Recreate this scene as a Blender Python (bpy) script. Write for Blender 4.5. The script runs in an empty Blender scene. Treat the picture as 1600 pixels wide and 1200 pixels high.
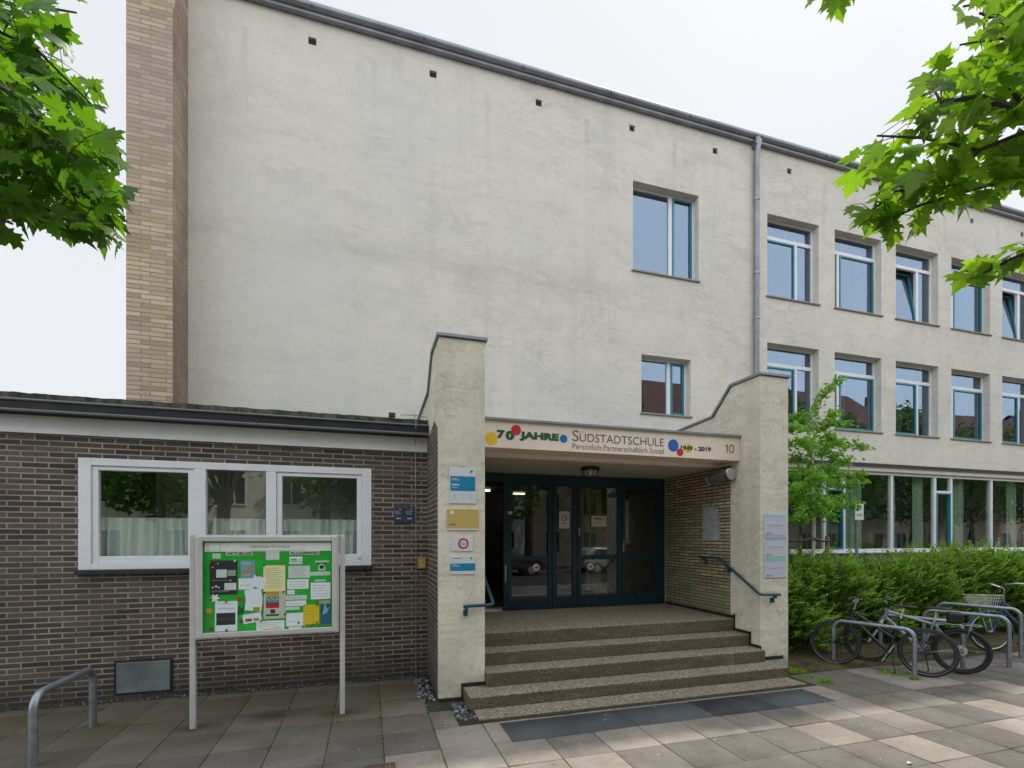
import bpy, math, random
import numpy as np
from mathutils import Vector, Matrix
random.seed(7); rng = np.random.default_rng(7)
S = bpy.context.scene
R = math.radians
# ------------------------------------------------------------------ camera
TH = math.atan(755/2530.0); FPX = 755.0; HOR = 839.0; CH = 2.0
cam = bpy.data.cameras.new('camera'); camo = bpy.data.objects.new('camera', cam)
S.collection.objects.link(camo); S.camera = camo
cam.sensor_width = 36; cam.lens = 36*FPX/1600; cam.shift_y = (HOR-600)/1600
cam.clip_start = .05; cam.clip_end = 2000
camo.location = (0, 0, CH); camo.rotation_euler = (R(90), 0, -TH)
# ------------------------------------------------------------------ sky and sun
SUN = Vector((.459, .385, 1.0)).normalized()
W = bpy.data.worlds.new('World'); S.world = W; W.use_nodes = True
wn = W.node_tree; wn.nodes.clear()
def wN(t, **k):
    n = wn.nodes.new(t)
    for a, b in k.items(): setattr(n, a, b)
    return n
wout = wN('ShaderNodeOutputWorld'); wbg = wN('ShaderNodeBackground')
sky = wN('ShaderNodeTexSky', sky_type='NISHITA', sun_disc=False)
sky.sun_elevation = math.asin(SUN.z); sky.sun_rotation = math.atan2(SUN.x, SUN.y)
sky.air_density = 1.3; sky.dust_density = 2.0
wtc = wN('ShaderNodeTexCoord'); wno = wN('ShaderNodeTexNoise'); wno.inputs['Scale'].default_value = 1.6
wno.inputs['Detail'].default_value = 5; wno.inputs['Roughness'].default_value = .55
wr = wN('ShaderNodeValToRGB'); wr.color_ramp.elements[0].position = .3; wr.color_ramp.elements[0].color = (.86, .86, .86, 1)
wr.color_ramp.elements[1].position = .65; wr.color_ramp.elements[1].color = (.97, .97, .97, 1)
wsep = wN('ShaderNodeSeparateXYZ')
wmr = wN('ShaderNodeMapRange'); wmr.inputs[1].default_value = .45; wmr.inputs[2].default_value = -.6
wmr.inputs[3].default_value = 0; wmr.inputs[4].default_value = 1
wcl = wN('ShaderNodeMix', data_type='RGBA'); wcl.inputs[6].default_value = (6.25, 6.42, 6.6, 1); wcl.inputs[7].default_value = (13.3, 14.2, 15.7, 1)
wmx = wN('ShaderNodeMix', data_type='RGBA')
L = wn.links.new
L(wtc.outputs['Generated'], wno.inputs['Vector']); L(wtc.outputs['Generated'], wsep.inputs[0]); L(wsep.outputs[1], wmr.inputs[0])
L(wmr.outputs[0], wcl.inputs[0]); L(wno.outputs[0], wr.inputs[0]); L(wr.outputs[0], wmx.inputs[0])
L(sky.outputs[0], wmx.inputs[6]); L(wcl.outputs[2], wmx.inputs[7]); L(wmx.outputs[2], wbg.inputs[0]); wbg.inputs[1].default_value = .125
L(wbg.outputs[0], wout.inputs[0])
sl = bpy.data.lights.new('sun', 'SUN'); slo = bpy.data.objects.new('sun', sl); S.collection.objects.link(slo)
sl.energy = 3.1; sl.angle = R(1.2); sl.color = (1, .95, .88); slo.rotation_euler = SUN.to_track_quat('Z', 'Y').to_euler(); slo.location = (10, 9, 30)
S.view_settings.view_transform = 'Standard'; S.view_settings.look = 'None'; S.view_settings.exposure = .16; S.view_settings.gamma = 1
# ------------------------------------------------------------------ helpers
Fv = np.array([math.sin(TH), math.cos(TH)]); Rv = np.array([math.cos(TH), -math.sin(TH)])
def _d(x, y):
    a = Fv + (x-800)/FPX*Rv
    return np.array([a[0], a[1], (HOR-y)/FPX])
def at(x, y, Y):                     # photograph direction met with the vertical plane at depth Y
    d = _d(x, y); p = np.array([0, 0, CH]) + d*Y/d[1]
    return Vector(p.tolist())
def atD(x, y, dep):
    d = _d(x, y); return Vector((np.array([0, 0, CH]) + d*dep).tolist())
def proj(P):
    P = np.asarray(P); z = P[..., 0]*Fv[0]+P[..., 1]*Fv[1]; u = P[..., 0]*Rv[0]+P[..., 1]*Rv[1]
    zz = np.where(z > .05, z, .05)
    return 800+FPX*u/zz, HOR-FPX*(P[..., 2]-CH)/zz, z
class MB:
    def __init__(s): s.v = []; s.f = []; s.c = None
    def add(s, vs, fs):
        b = len(s.v); s.v += [tuple(v) for v in vs]; s.f += [tuple(i+b for i in f) for f in fs]; return s
    def box(s, x0, x1, y0, y1, z0, z1):
        x0, x1 = min(x0, x1), max(x0, x1); y0, y1 = min(y0, y1), max(y0, y1); z0, z1 = min(z0, z1), max(z0, z1)
        return s.add([(x0, y0, z0), (x1, y0, z0), (x1, y1, z0), (x0, y1, z0), (x0, y0, z1), (x1, y0, z1), (x1, y1, z1), (x0, y1, z1)],
                     [(3, 2, 1, 0), (4, 5, 6, 7), (0, 1, 5, 4), (1, 2, 6, 5), (2, 3, 7, 6), (3, 0, 4, 7)])
    def quad(s, a, b, c, d): return s.add([a, b, c, d], [(0, 1, 2, 3)])
    def prism(s, pts, axis, a, b):   # polygon pts (u,v) extruded along axis from a to b
        def m(u, v, w): return {'x': (w, u, v), 'y': (u, w, v), 'z': (u, v, w)}[axis]
        n = len(pts); vs = [m(u, v, a) for u, v in pts]+[m(u, v, b) for u, v in pts]
        fs = [tuple(range(n))[::-1], tuple(range(n, 2*n))]+[(i, (i+1) % n, n+(i+1) % n, n+i) for i in range(n)]
        return s.add(vs, fs)
    def tube(s, path, r, n=10, cap=True, closed=False):
        P = [Vector(p) for p in path]; m = len(P); rr = r if hasattr(r, '__len__') else [r]*m
        vs = []; prev = None
        for i, p in enumerate(P):
            if closed: t = (P[(i+1) % m]-P[i-1])
            else: t = P[min(i+1, m-1)]-P[max(i-1, 0)]
            t.normalize()
            if prev is None:
                a = Vector((0, 0, 1)) if abs(t.z) < .9 else Vector((1, 0, 0)); u = t.cross(a).normalized()
            else:
                u = (prev-t*prev.dot(t)).normalized()
            prev = u; w = t.cross(u)
            for k in range(n):
                a = 2*math.pi*k/n; vs.append(p+(u*math.cos(a)+w*math.sin(a))*rr[i])
        fs = []
        for i in range(m if closed else m-1):
            j = (i+1) % m
            for k in range(n): fs.append((i*n+k, i*n+(k+1) % n, j*n+(k+1) % n, j*n+k))
        if cap and not closed: fs += [tuple(range(n))[::-1], tuple(range((m-1)*n, m*n))]
        return s.add(vs, fs)
    def lathe(s, prof, c=(0, 0, 0), ax='z', n=20):  # prof: (radius, height)
        vs = []
        for r, h in prof:
            for k in range(n):
                a = 2*math.pi*k/n; q = (r*math.cos(a), r*math.sin(a), h)
                if ax == 'y': q = (q[0], q[2], q[1])
                if ax == 'x': q = (q[2], q[0], q[1])
                vs.append((c[0]+q[0], c[1]+q[1], c[2]+q[2]))
        m = len(prof); fs = [(i*n+k, i*n+(k+1) % n, (i+1)*n+(k+1) % n, (i+1)*n+k) for i in range(m-1) for k in range(n)]
        fs += [tuple(range(n))[::-1], tuple(range((m-1)*n, m*n))]
        return s.add(vs, fs)
    def ring(s, r0, r1, c, t=.002, n=32):   # flat ring facing -Y
        cx, cy, cz = c; vs = []; P = [(r0, 0), (r1, 0), (r1, t), (r0, t)]
        for r, h in P:
            for k in range(n): a = 2*math.pi*k/n; vs.append((cx+r*math.cos(a), cy+h, cz+r*math.sin(a)))
        return s.add(vs, [(i*n+k, i*n+(k+1) % n, ((i+1) % 4)*n+(k+1) % n, ((i+1) % 4)*n+k) for i in range(4) for k in range(n)])
    def build(s, name, mat, parent=None, smooth=False, bevel=0, seg=2):
        me = bpy.data.meshes.new(name); me.from_pydata(s.v, [], s.f); me.update()
        if mat: me.materials.append(mat)
        o = bpy.data.objects.new(name, me); S.collection.objects.link(o)
        link(o, parent)
        if smooth:
            me.polygons.foreach_set('use_smooth', [True]*len(me.polygons))
            me.set_sharp_from_angle(angle=R(40))
        if bevel:
            b = o.modifiers.new('bevel', 'BEVEL'); b.width = bevel; b.segments = seg; b.limit_method = 'ANGLE'; b.angle_limit = R(35)
        return o
def link(o, parent):
    if parent is None: return
    o.parent = parent
    if parent.type == 'EMPTY' and parent.get('_w'): o.location = -Vector(parent.location)
def tag(o, label=None, cat=None, group=None, kind=None):
    if label: o['label'] = label
    if cat: o['category'] = cat
    if group: o['group'] = group
    if kind: o['kind'] = kind
    return o
def thing(name, label, cat, loc=(0, 0, 0), group=None, local=False):
    o = bpy.data.objects.new(name, None); S.collection.objects.link(o); o.location = loc; o.empty_display_size = .2
    if not local: o['_w'] = 1
    return tag(o, label, cat, group)
def struct(o): o['kind'] = 'structure'; return o
def npmesh(name, V, F, mat, parent=None, col=None, smooth=False):
    me = bpy.data.meshes.new(name); V = np.asarray(V, dtype=np.float32); F = np.asarray(F, dtype=np.int32)
    k = F.shape[1]; me.vertices.add(len(V)); me.vertices.foreach_set('co', V.ravel())
    me.loops.add(F.size); me.loops.foreach_set('vertex_index', F.ravel())
    me.polygons.add(len(F)); me.polygons.foreach_set('loop_start', np.arange(len(F), dtype=np.int32)*k)
    me.update(calc_edges=True); me.validate()
    if col is not None:
        a = me.attributes.new('tone', 'FLOAT', 'FACE'); a.data.foreach_set('value', np.asarray(col, dtype=np.float32))
    if smooth: me.polygons.foreach_set('use_smooth', [True]*len(me.polygons))
    me.materials.append(mat)
    o = bpy.data.objects.new(name, me); S.collection.objects.link(o); link(o, parent); return o
# ------------------------------------------------------------------ materials
class NT:
    def __init__(s, name):
        s.m = bpy.data.materials.new(name); s.m.use_nodes = True; s.t = s.m.node_tree; s.t.nodes.clear()
        s.out = s.n('ShaderNodeOutputMaterial'); s.tc = None
    def n(s, t, **k):
        x = s.t.nodes.new(t)
        for a, b in k.items(): setattr(x, a, b)
        return x
    def l(s, a, b): s.t.links.new(a, b)
    def obj(s):
        if s.tc is None: s.tc = s.n('ShaderNodeTexCoord')
        return s.tc.outputs['Object']
    def mapped(s, scale=(1, 1, 1), loc=(0, 0, 0)):
        m = s.n('ShaderNodeMapping'); m.inputs['Scale'].default_value = scale; m.inputs['Location'].default_value = loc
        s.l(s.obj(), m.inputs['Vector']); return m.outputs[0]
    def noise(s, scale, detail=4, rough=.55, vec=None, dist=0):
        x = s.n('ShaderNodeTexNoise'); x.inputs['Scale'].default_value = scale; x.inputs['Detail'].default_value = detail
        x.inputs['Roughness'].default_value = rough; x.inputs['Distortion'].default_value = dist
        s.l(vec if vec is not None else s.obj(), x.inputs['Vector']); return x.outputs[0]
    def ramp(s, fac, stops):
        x = s.n('ShaderNodeValToRGB'); e = x.color_ramp.elements
        while len(e) < len(stops): e.new(.5)
        for i, (p, c) in enumerate(stops):
            e[i].position = p; e[i].color = (c[0], c[1], c[2], 1) if hasattr(c, '__len__') else (c, c, c, 1)
        s.l(fac, x.inputs[0]); return x.outputs[0]
    def mix(s, fac, a, b, bt='MIX'):
        x = s.n('ShaderNodeMix', data_type='RGBA', blend_type=bt, clamp_factor=True)
        for sock, v in ((x.inputs[0], fac), (x.inputs[6], a), (x.inputs[7], b)):
            if hasattr(v, 'is_output'): s.l(v, sock)
            elif hasattr(v, '__len__'): sock.default_value = (v[0], v[1], v[2], 1)
            else: sock.default_value = v
        return x.outputs[2]
    def math(s, op, a, b=0, clamp=False):
        x = s.n('ShaderNodeMath', operation=op, use_clamp=clamp)
        for sock, v in ((x.inputs[0], a), (x.inputs[1], b)):
            if hasattr(v, 'is_output'): s.l(v, sock)
            else: sock.default_value = v
        return x.outputs[0]
    def bsdf(s, col, rough=.8, metal=0, spec=.5, bump=None, bs=.3, bd=.01):
        b = s.n('ShaderNodeBsdfPrincipled')
        for sock, v in ((b.inputs['Base Color'], col), (b.inputs['Roughness'], rough), (b.inputs['Metallic'], metal), (b.inputs['Specular IOR Level'], spec)):
            if hasattr(v, 'is_output'): s.l(v, sock)
            elif hasattr(v, '__len__'): sock.default_value = (v[0], v[1], v[2], 1)
            else: sock.default_value = v
        if bump is not None:
            x = s.n('ShaderNodeBump'); x.inputs['Strength'].default_value = bs; x.inputs['Distance'].default_value = bd
            s.l(bump, x.inputs['Height']); s.l(x.outputs[0], b.inputs['Normal'])
        s.l(b.outputs[0], s.out.inputs[0]); return b
    def xyz(s):
        x = s.n('ShaderNodeSeparateXYZ'); s.l(s.obj(), x.inputs[0]); return x.outputs
def sr(r, g, b): return tuple(((c/255)/12.92 if c/255 <= .04045 else ((c/255+.055)/1.055)**2.4) for c in (r, g, b))
def plain(name, col, rough=.6, metal=0, var=.12, scale=6, bump=0, spec=.5, bscale=60):
    t = NT(name); n = t.noise(scale, 5); c0 = tuple(c*(1-var) for c in col); c1 = tuple(min(1, c*(1+var)) for c in col)
    c = t.ramp(n, [(.3, c0), (.7, c1)])
    t.bsdf(c, rough, metal, spec, t.noise(bscale, 3) if bump else None, bump, .004); return t.m
def stucco(name, base, gray, stain=.5, seedv=0):
    t = NT(name); X, Y, Z = t.xyz()
    big = t.noise(.35, 6, .6, t.mapped((1, 1, 1.3), (seedv, 0, 0)))
    c = t.mix(t.ramp(big, [(.38, 0), (.62, 1)]), base, gray)
    patch = t.noise(1.3, 9, .68, t.mapped((.8, .8, 1.5), (seedv+3, 0, 2)), .6)
    c = t.mix(t.ramp(patch, [(.50, 0), (.60, .18*stain), (.75, .35*stain)]), c, tuple(g*.72 for g in gray))
    streak = t.noise(2.2, 7, .62, t.mapped((1.6, 1.6, .13), (seedv, 5, 0)))
    c = t.mix(t.ramp(streak, [(.52, 0), (.72, .42*stain)]), c, tuple(g*.8 for g in gray))
    hs = t.noise(2.0, 8, .7, t.mapped((.25, .25, 3.2), (seedv, 1, 7)), .4)
    c = t.mix(t.ramp(hs, [(.55, 0), (.70, .38*stain)]), c, tuple(g*.7 for g in gray))
    sp = t.noise(22, 4, .7)
    c = t.mix(t.ramp(sp, [(.56, 0), (.72, .35*stain)]), c, tuple(g*.55 for g in gray))
    bl = t.noise(.9, 9, .7, t.mapped((.6, .6, 1.5), (seedv+21, 0, 5)), .7)
    c = t.mix(t.ramp(bl, [(.52, 0), (.66, .36*stain)]), c, tuple(g*.66 for g in gray))
    cr = t.noise(1.1, 12, .78, t.mapped((.7, .7, 1.6), (seedv+11, 4, 3)), 1.4)
    ridge = t.math('ABSOLUTE', t.math('SUBTRACT', cr, .5))
    msk = t.ramp(t.noise(.7, 5, .6, t.mapped((1, 1, 1), (seedv, 8, 2))), [(.45, 0), (.62, 1)])
    c = t.mix(t.math('MULTIPLY', t.ramp(ridge, [(0, .5*stain), (.022, .1*stain), (.06, 0)]), msk), c, tuple(g*.5 for g in gray))
    drag = t.noise(7.5, 8, .72, t.mapped((.4, .4, 2.4), (seedv+6, 3, 1)), .5)
    c = t.mix(t.ramp(drag, [(.56, 0), (.68, .42*stain)]), c, tuple(g*.6 for g in gray))
    fine = t.noise(5.5, 9, .75, t.mapped((.9, .9, 1.3), (seedv+2, 1, 0)), .3)
    c = t.mix(t.ramp(fine, [(.54, 0), (.72, .34*stain)]), c, tuple(g*.62 for g in gray))
    wsp = t.noise(9, 5, .7, t.mapped((1, 1, 1), (9, 0, 0)))
    c = t.mix(t.ramp(wsp, [(.60, 0), (.72, .30)]), c, tuple(min(1, g*1.25) for g in base))
    bm = t.math('ADD', t.noise(45, 5, .7), t.math('MULTIPLY', t.noise(6, 4), 1.5))
    t.bsdf(c, .92, 0, .2, bm, .35, .012)
    return t, c
def brick(name, cols, mortar, bw=.25, bh=.0625, ms=.011, rough=.7, bump=.6, weath=None, seedv=0, soft=.1, offset=.5):
    t = NT(name); X, Y, Z = t.xyz(); cb = t.n('ShaderNodeCombineXYZ')
    t.l(t.math('ADD', X, Y), cb.inputs[0]); t.l(Z, cb.inputs[1])
    def bt(off, c1, c2, bias=0):
        b = t.n('ShaderNodeTexBrick', offset=offset); m = t.n('ShaderNodeMapping'); m.inputs['Location'].default_value = off
        t.l(cb.outputs[0], m.inputs[0]); t.l(m.outputs[0], b.inputs['Vector'])
        b.inputs['Scale'].default_value = 1; b.inputs['Brick Width'].default_value = bw; b.inputs['Row Height'].default_value = bh
        b.inputs['Mortar Size'].default_value = ms/2; b.inputs['Mortar Smooth'].default_value = soft; b.inputs['Bias'].default_value = bias
        for k, v in (('Color1', c1), ('Color2', c2), ('Mortar', mortar)): b.inputs[k].default_value = (*v, 1)
        return b
    b1 = bt((seedv, 0, 0), (0, 0, 0), (1, 1, 1))
    # random tone per brick through a three stop ramp
    c = t.ramp(b1.outputs[0], [(0, cols[0]), (.4, cols[1]), (.75, cols[2]), (1, cols[3] if len(cols) > 3 else cols[2])])
    c = t.mix(t.ramp(t.noise(30, 4, .7), [(.35, 0), (.7, .45)]), c, tuple(x*.65 for x in cols[1]))
    mo = t.mix(t.ramp(t.noise(3, 5), [(.35, 0), (.65, 1)]), mortar, tuple(m*.6 for m in mortar))
    c = t.mix(b1.outputs['Fac'], c, mo)
    if weath: c = weath(t, c, X, Y, Z)
    hh = t.math('SUBTRACT', t.math('MULTIPLY', t.noise(70, 4), .3), b1.outputs['Fac'])
    t.bsdf(c, rough, 0, .35, hh, bump, .006); return t.m
def glass(name, tint=(.82, .88, .86), refl=1.7, base=.03, dirt=.04, gt=(.9, .96, 1)):
    t = NT(name); lw = t.n('ShaderNodeLayerWeight'); lw.inputs[0].default_value = .5
    f = t.math('ADD', t.math('MULTIPLY', t.math('POWER', lw.outputs['Facing'], 5), .55), .021*refl+base*.5, True)
    tr = t.n('ShaderNodeBsdfTransparent'); tr.inputs[0].default_value = (*tint, 1)
    gl = t.n('ShaderNodeBsdfGlossy'); gl.inputs['Roughness'].default_value = .0; gl.inputs[0].default_value = (*gt, 1)
    bp = t.n('ShaderNodeBump'); bp.inputs['Strength'].default_value = .05; bp.inputs['Distance'].default_value = .02
    t.l(t.noise(1.1, 1), bp.inputs['Height']); t.l(bp.outputs[0], gl.inputs['Normal'])
    mx = t.n('ShaderNodeMixShader'); t.l(f, mx.inputs[0]); t.l(tr.outputs[0], mx.inputs[1]); t.l(gl.outputs[0], mx.inputs[2])
    df = t.n('ShaderNodeBsdfDiffuse'); df.inputs[0].default_value = (.5, .5, .5, 1)
    m2 = t.n('ShaderNodeMixShader'); t.l(t.ramp(t.noise(2.5, 6), [(.4, 0), (.8, dirt)]), m2.inputs[0]); t.l(mx.outputs[0], m2.inputs[1]); t.l(df.outputs[0], m2.inputs[2])
    t.l(m2.outputs[0], t.out.inputs[0]); return t.m
def leafmat(name, c0, c1, trans=.5, rough=.45, tcol=None, spec=.4):
    t = NT(name); a = t.n('ShaderNodeAttribute', attribute_name='tone'); n = t.noise(5, 3)
    f = t.math('ADD', t.math('MULTIPLY', a.outputs['Fac'], .8), t.math('MULTIPLY', n, .3), True)
    c = t.ramp(f, [(0, c0), (1, c1)])
    b = t.bsdf(c, rough, 0, spec); tl = t.n('ShaderNodeBsdfTranslucent')
    k = tcol or 1.5
    t.l(t.mix(1.0, c, (k*1.05, k*1.0, k*.42), 'MULTIPLY'), tl.inputs[0])
    mx = t.n('ShaderNodeMixShader'); mx.inputs[0].default_value = trans
    t.l(b.outputs[0], mx.inputs[1]); t.l(tl.outputs[0], mx.inputs[2]); t.l(mx.outputs[0], t.out.inputs[0]); return t.m
M = {}
tm, c = stucco('facade_stucco', (.735, .675, .57), (.67, .635, .565), .8)
# damp grey bands where the floor slabs and the piers between windows are
X_, Y_, Z_ = tm.xyz()
wob = tm.noise(.8, 5, .6)
zz = tm.math('ADD', Z_, tm.math('MULTIPLY', tm.math('SUBTRACT', wob, .5), .7))
band = tm.math('SUBTRACT', 1, tm.math('MULTIPLY', tm.math('ABSOLUTE', tm.math('SUBTRACT', zz, 6.72)), 2.6), True)
band = tm.math('MULTIPLY', band, tm.math('MULTIPLY', tm.math('SUBTRACT', 5.2, X_), .5, True))
band = tm.math('MULTIPLY', band, tm.ramp(tm.noise(1.7, 8, .7, tm.mapped((.5, .5, 2.5))), [(.36, 0), (.56, 1)]))
c2 = tm.mix(tm.math('MULTIPLY', band, .45), c, (.42, .39, .33))
vx = tm.math('ADD', tm.math('MULTIPLY', X_, 1/1.93), .9425-.5)
fr_ = tm.math('ABSOLUTE', tm.math('SUBTRACT', tm.math('FRACT', tm.math('ADD', vx, tm.math('MULTIPLY', tm.math('SUBTRACT', wob, .5), .03))), .5))
vs_ = tm.math('MULTIPLY', tm.math('SUBTRACT', 1, tm.math('MULTIPLY', fr_, 26), True), tm.math('MULTIPLY', tm.math('SUBTRACT', Z_, 8.4), .6, True))
vs_ = tm.math('MULTIPLY', vs_, tm.math('LESS_THAN', Z_, 9.9))
c2 = tm.mix(tm.math('MULTIPLY', vs_, tm.ramp(tm.noise(3, 5, .7), [(.35, .1), (.65, .55)])), c2, (.36, .33, .28))
left = tm.math('MULTIPLY', tm.math('SUBTRACT', 3.2, X_), .35, True)
c2 = tm.mix(tm.math('MULTIPLY', left, .35), c2, (.62, .60, .55))
tm.l(c2, [n for n in tm.t.nodes if n.type == 'BSDF_PRINCIPLED'][0].inputs['Base Color'])
M['facade'] = tm.m
tp, c = stucco('pier_stucco', (.78, .72, .57), (.68, .63, .51), 1.1, 4)
Xp, Yp_, Zp = tp.xyz()
low = tp.math('MULTIPLY', tp.math('SUBTRACT', .45, Zp), 2.2, True)
c = tp.mix(tp.math('MULTIPLY', low, tp.ramp(tp.noise(4, 6, .7), [(.42, 0), (.65, .75)])), c, (.23, .22, .15))
pk = tp.noise(7, 7, .75, None, 1.0)
c = tp.mix(tp.ramp(pk, [(.56, 0), (.66, .4)]), c, (.24, .24, .18))
tp.l(c, [n for n in tp.t.nodes if n.type == 'BSDF_PRINCIPLED'][0].inputs['Base Color']); M['pier'] = tp.m
def wdark(t, c, X, Y, Z):
    c = t.mix(t.math('MULTIPLY', t.math('SUBTRACT', .45, Z), 1.6, True), c, (.025, .023, .02))
    c = t.mix(t.ramp(t.noise(.7, 5), [(.35, 0), (.7, .35)]), c, (.09, .075, .055))
    red = t.ramp(t.noise(.5, 3, .5, t.mapped((1, 1, 1), (4.3, 0, 0))), [(.45, 0), (.62, .35)])
    return t.mix(red, c, t.mix(1, c, (1.12, .86, .82), 'MULTIPLY'))
M['brick_dark'] = brick('brown_clinker', [(.030, .025, .028), (.078, .058, .046), (.110, .086, .064), (.150, .122, .090)], (.40, .365, .295), bw=.265, bh=.0655, weath=wdark, ms=.0155)
M['brick_ochre'] = brick('ochre_brick', [(.30, .22, .12), (.43, .33, .19), (.52, .41, .25), (.58, .47, .30)], (.07, .052, .03), bh=.055, bw=.30, ms=.019, bump=1.0, seedv=2.3,
    weath=lambda t, c, X, Y, Z: t.mix(t.math('MULTIPLY', t.ramp(t.noise(1.5, 5), [(.45, 0), (.6, .55)]), t.math('MULTIPLY', t.math('SUBTRACT', 2.75, Z), 3, True)), c, (.17, .22, .12)))
def wtow(t, c, X, Y, Z):
    c = t.mix(t.ramp(t.noise(.45, 6, .6, t.mapped((1, 1, .6))), [(.38, 0), (.62, .6)]), c, (.34, .27, .22))
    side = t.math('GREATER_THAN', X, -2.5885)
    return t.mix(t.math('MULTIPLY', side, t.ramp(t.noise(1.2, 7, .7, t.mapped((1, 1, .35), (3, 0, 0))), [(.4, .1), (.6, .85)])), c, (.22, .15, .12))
M['brick_tower'] = brick('tan_tower_brick', [(.36, .25, .15), (.54, .40, .25), (.66, .49, .31), (.74, .60, .43)], (.30, .24, .17), bw=.30, bh=.0625, ms=.013, seedv=1.1, weath=wtow, bump=.5, offset=.37)
M['brick_grey'] = brick('grey_plinth_brick', [(.07, .06, .055), (.11, .09, .08), (.14, .12, .10), (.16, .14, .12)], (.2, .19, .17))
M['white'] = plain('white_paint', (.76, .76, .77), .4, var=.05, scale=3)
M['white_dirty'] = plain('white_fascia_paint', (.80, .80, .80), .5, var=.10, scale=1.5)
M['teal'] = plain('teal_window_paint', (.02, .21, .26), .35, var=.1)
M['petrol'] = plain('petrol_door_paint', (.004, .030, .050), .38, var=.2, scale=2)
M['rail'] = plain('petrol_rail_paint', (.010, .060, .080), .35, var=.2)
M['zinc'] = plain('zinc_sheet', (.27, .28, .31), .45, .5, var=.18, scale=3)
M['zinc_dark'] = plain('dark_flashing', (.022, .023, .026), .55, .1, var=.3, scale=4)
M['galv'] = plain('galvanised_steel', (.30, .33, .36), .42, .75, var=.2, scale=14)
M['alu'] = plain('brushed_aluminium', (.62, .61, .59), .42, .35, var=.06, scale=9)
M['black'] = plain('black_plastic', (.012, .012, .014), .45, var=.2)
M['rubber'] = plain('tyre_rubber', (.016, .016, .018), .7, var=.3, scale=20)
M['chrome'] = plain('polished_metal', (.62, .63, .65), .22, 1, var=.05)
M['dark_metal'] = plain('dark_metal', (.06, .06, .065), .4, .7, var=.2)
M['beam'] = plain('peach_beam_paint', (.80, .67, .55), .85, var=.06, scale=2, bump=.15, spec=.2)
M['soffit'] = plain('soffit_plaster', (.50, .46, .37), .9, var=.07, scale=1.5, spec=.2)
M['darkgap'] = plain('bitumen_plinth', (.022, .018, .017), .8, var=.4, scale=10)
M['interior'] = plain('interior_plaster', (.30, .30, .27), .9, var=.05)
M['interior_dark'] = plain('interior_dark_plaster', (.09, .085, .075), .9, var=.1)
M['interior_ochre'] = plain('ochre_hall_wall', (.42, .33, .08), .8, var=.06)
M['glass'] = glass('window_glass', (.9, .94, .92), 5.0, .03, .02); M['glass_up'] = glass('upper_window_glass', (.62, .66, .68), 2.6, .27, .02, (.66, .82, 1.0)); M['glass_door'] = glass('door_glass', (.85, .87, .85), 3.0, .03, .03)
M['glass_case'] = glass('case_glass', (.99, 1, .99), .45, .0, .0)
M['glass_low'] = glass('wing_window_glass', (.95, .98, .96), 7.0, .03, .0)
for nm, tint in (('curtain', (.52, .66, .50)), ('curtain_grey', (.33, .36, .32)), ('cafe_curtain', (.86, .92, .84))):
    t = NT(nm); X, Y, Z = t.xyz(); b = t.bsdf(t.ramp(t.noise(7, 3, .5, t.mapped((3, 1, .1))), [(.3, tuple(c*.8 for c in tint)), (.7, tint)]), .9, 0, .1)
    tl = t.n('ShaderNodeBsdfTranslucent'); tl.inputs[0].default_value = (*tint, 1); mx = t.n('ShaderNodeMixShader'); mx.inputs[0].default_value = .2
    t.l(b.outputs[0], mx.inputs[1]); t.l(tl.outputs[0], mx.inputs[2]); t.l(mx.outputs[0], t.out.inputs[0]); M[nm] = t.m
# exposed aggregate concrete for the steps
t = NT('washed_concrete'); X, Y, Z = t.xyz(); vo = t.n('ShaderNodeTexVoronoi'); vo.inputs['Scale'].default_value = 75; t.l(t.obj(), vo.inputs['Vector'])
c = t.ramp(t.n('ShaderNodeSeparateColor').outputs[0], [(0, 0), (1, 1)])
sc_ = t.n('ShaderNodeSeparateColor'); t.l(vo.outputs['Color'], sc_.inputs[0])
c = t.ramp(sc_.outputs[0], [(0, (.13, .10, .06)), (.3, (.25, .20, .135)), (.6, (.38, .315, .225)), (.85, (.50, .42, .32)), (1, (.64, .56, .45))])
c = t.mix(t.ramp(vo.outputs['Distance'], [(.25, 0), (.65, .55)]), c, (.09, .075, .05))
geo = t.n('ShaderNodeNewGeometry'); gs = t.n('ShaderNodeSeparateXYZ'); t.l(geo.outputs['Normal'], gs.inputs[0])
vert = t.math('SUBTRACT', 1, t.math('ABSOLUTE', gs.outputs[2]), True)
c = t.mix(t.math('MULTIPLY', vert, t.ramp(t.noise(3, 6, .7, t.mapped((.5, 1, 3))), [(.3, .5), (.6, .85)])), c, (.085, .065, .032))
c = t.mix(t.ramp(t.noise(2.2, 6, .65), [(.45, 0), (.7, .35)]), c, (.14, .12, .09))
t.bsdf(c, .88, 0, .25, vo.outputs['Distance'], .6, .006); M['agg'] = t.m
# paving slabs
t = NT('paving_slabs'); a = t.n('ShaderNodeAttribute', attribute_name='tone')
c = t.ramp(a.outputs['Fac'], [(0, (.150, .138, .122)), (.35, (.22, .20, .173)), (.62, (.31, .275, .235)), (.85, (.385, .33, .275)), (1, (.42, .375, .32))])
c = t.mix(t.ramp(t.noise(170, 2, .8), [(.35, .55), (.7, 0)]), c, t.mix(1, c, (.5, .5, .5), 'MULTIPLY'))
c = t.mix(t.ramp(t.noise(1.6, 7, .68), [(.40, 0), (.62, .6)]), c, t.mix(1, c, (.55, .53, .49), 'MULTIPLY'))
c = t.mix(t.ramp(t.noise(11, 5, .75), [(.60, 0), (.67, .7)]), c, t.mix(1, c, (.42, .39, .36), 'MULTIPLY'))
gum = t.n('ShaderNodeTexVoronoi'); gum.inputs['Scale'].default_value = 3.2; t.l(t.obj(), gum.inputs['Vector'])
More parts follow.
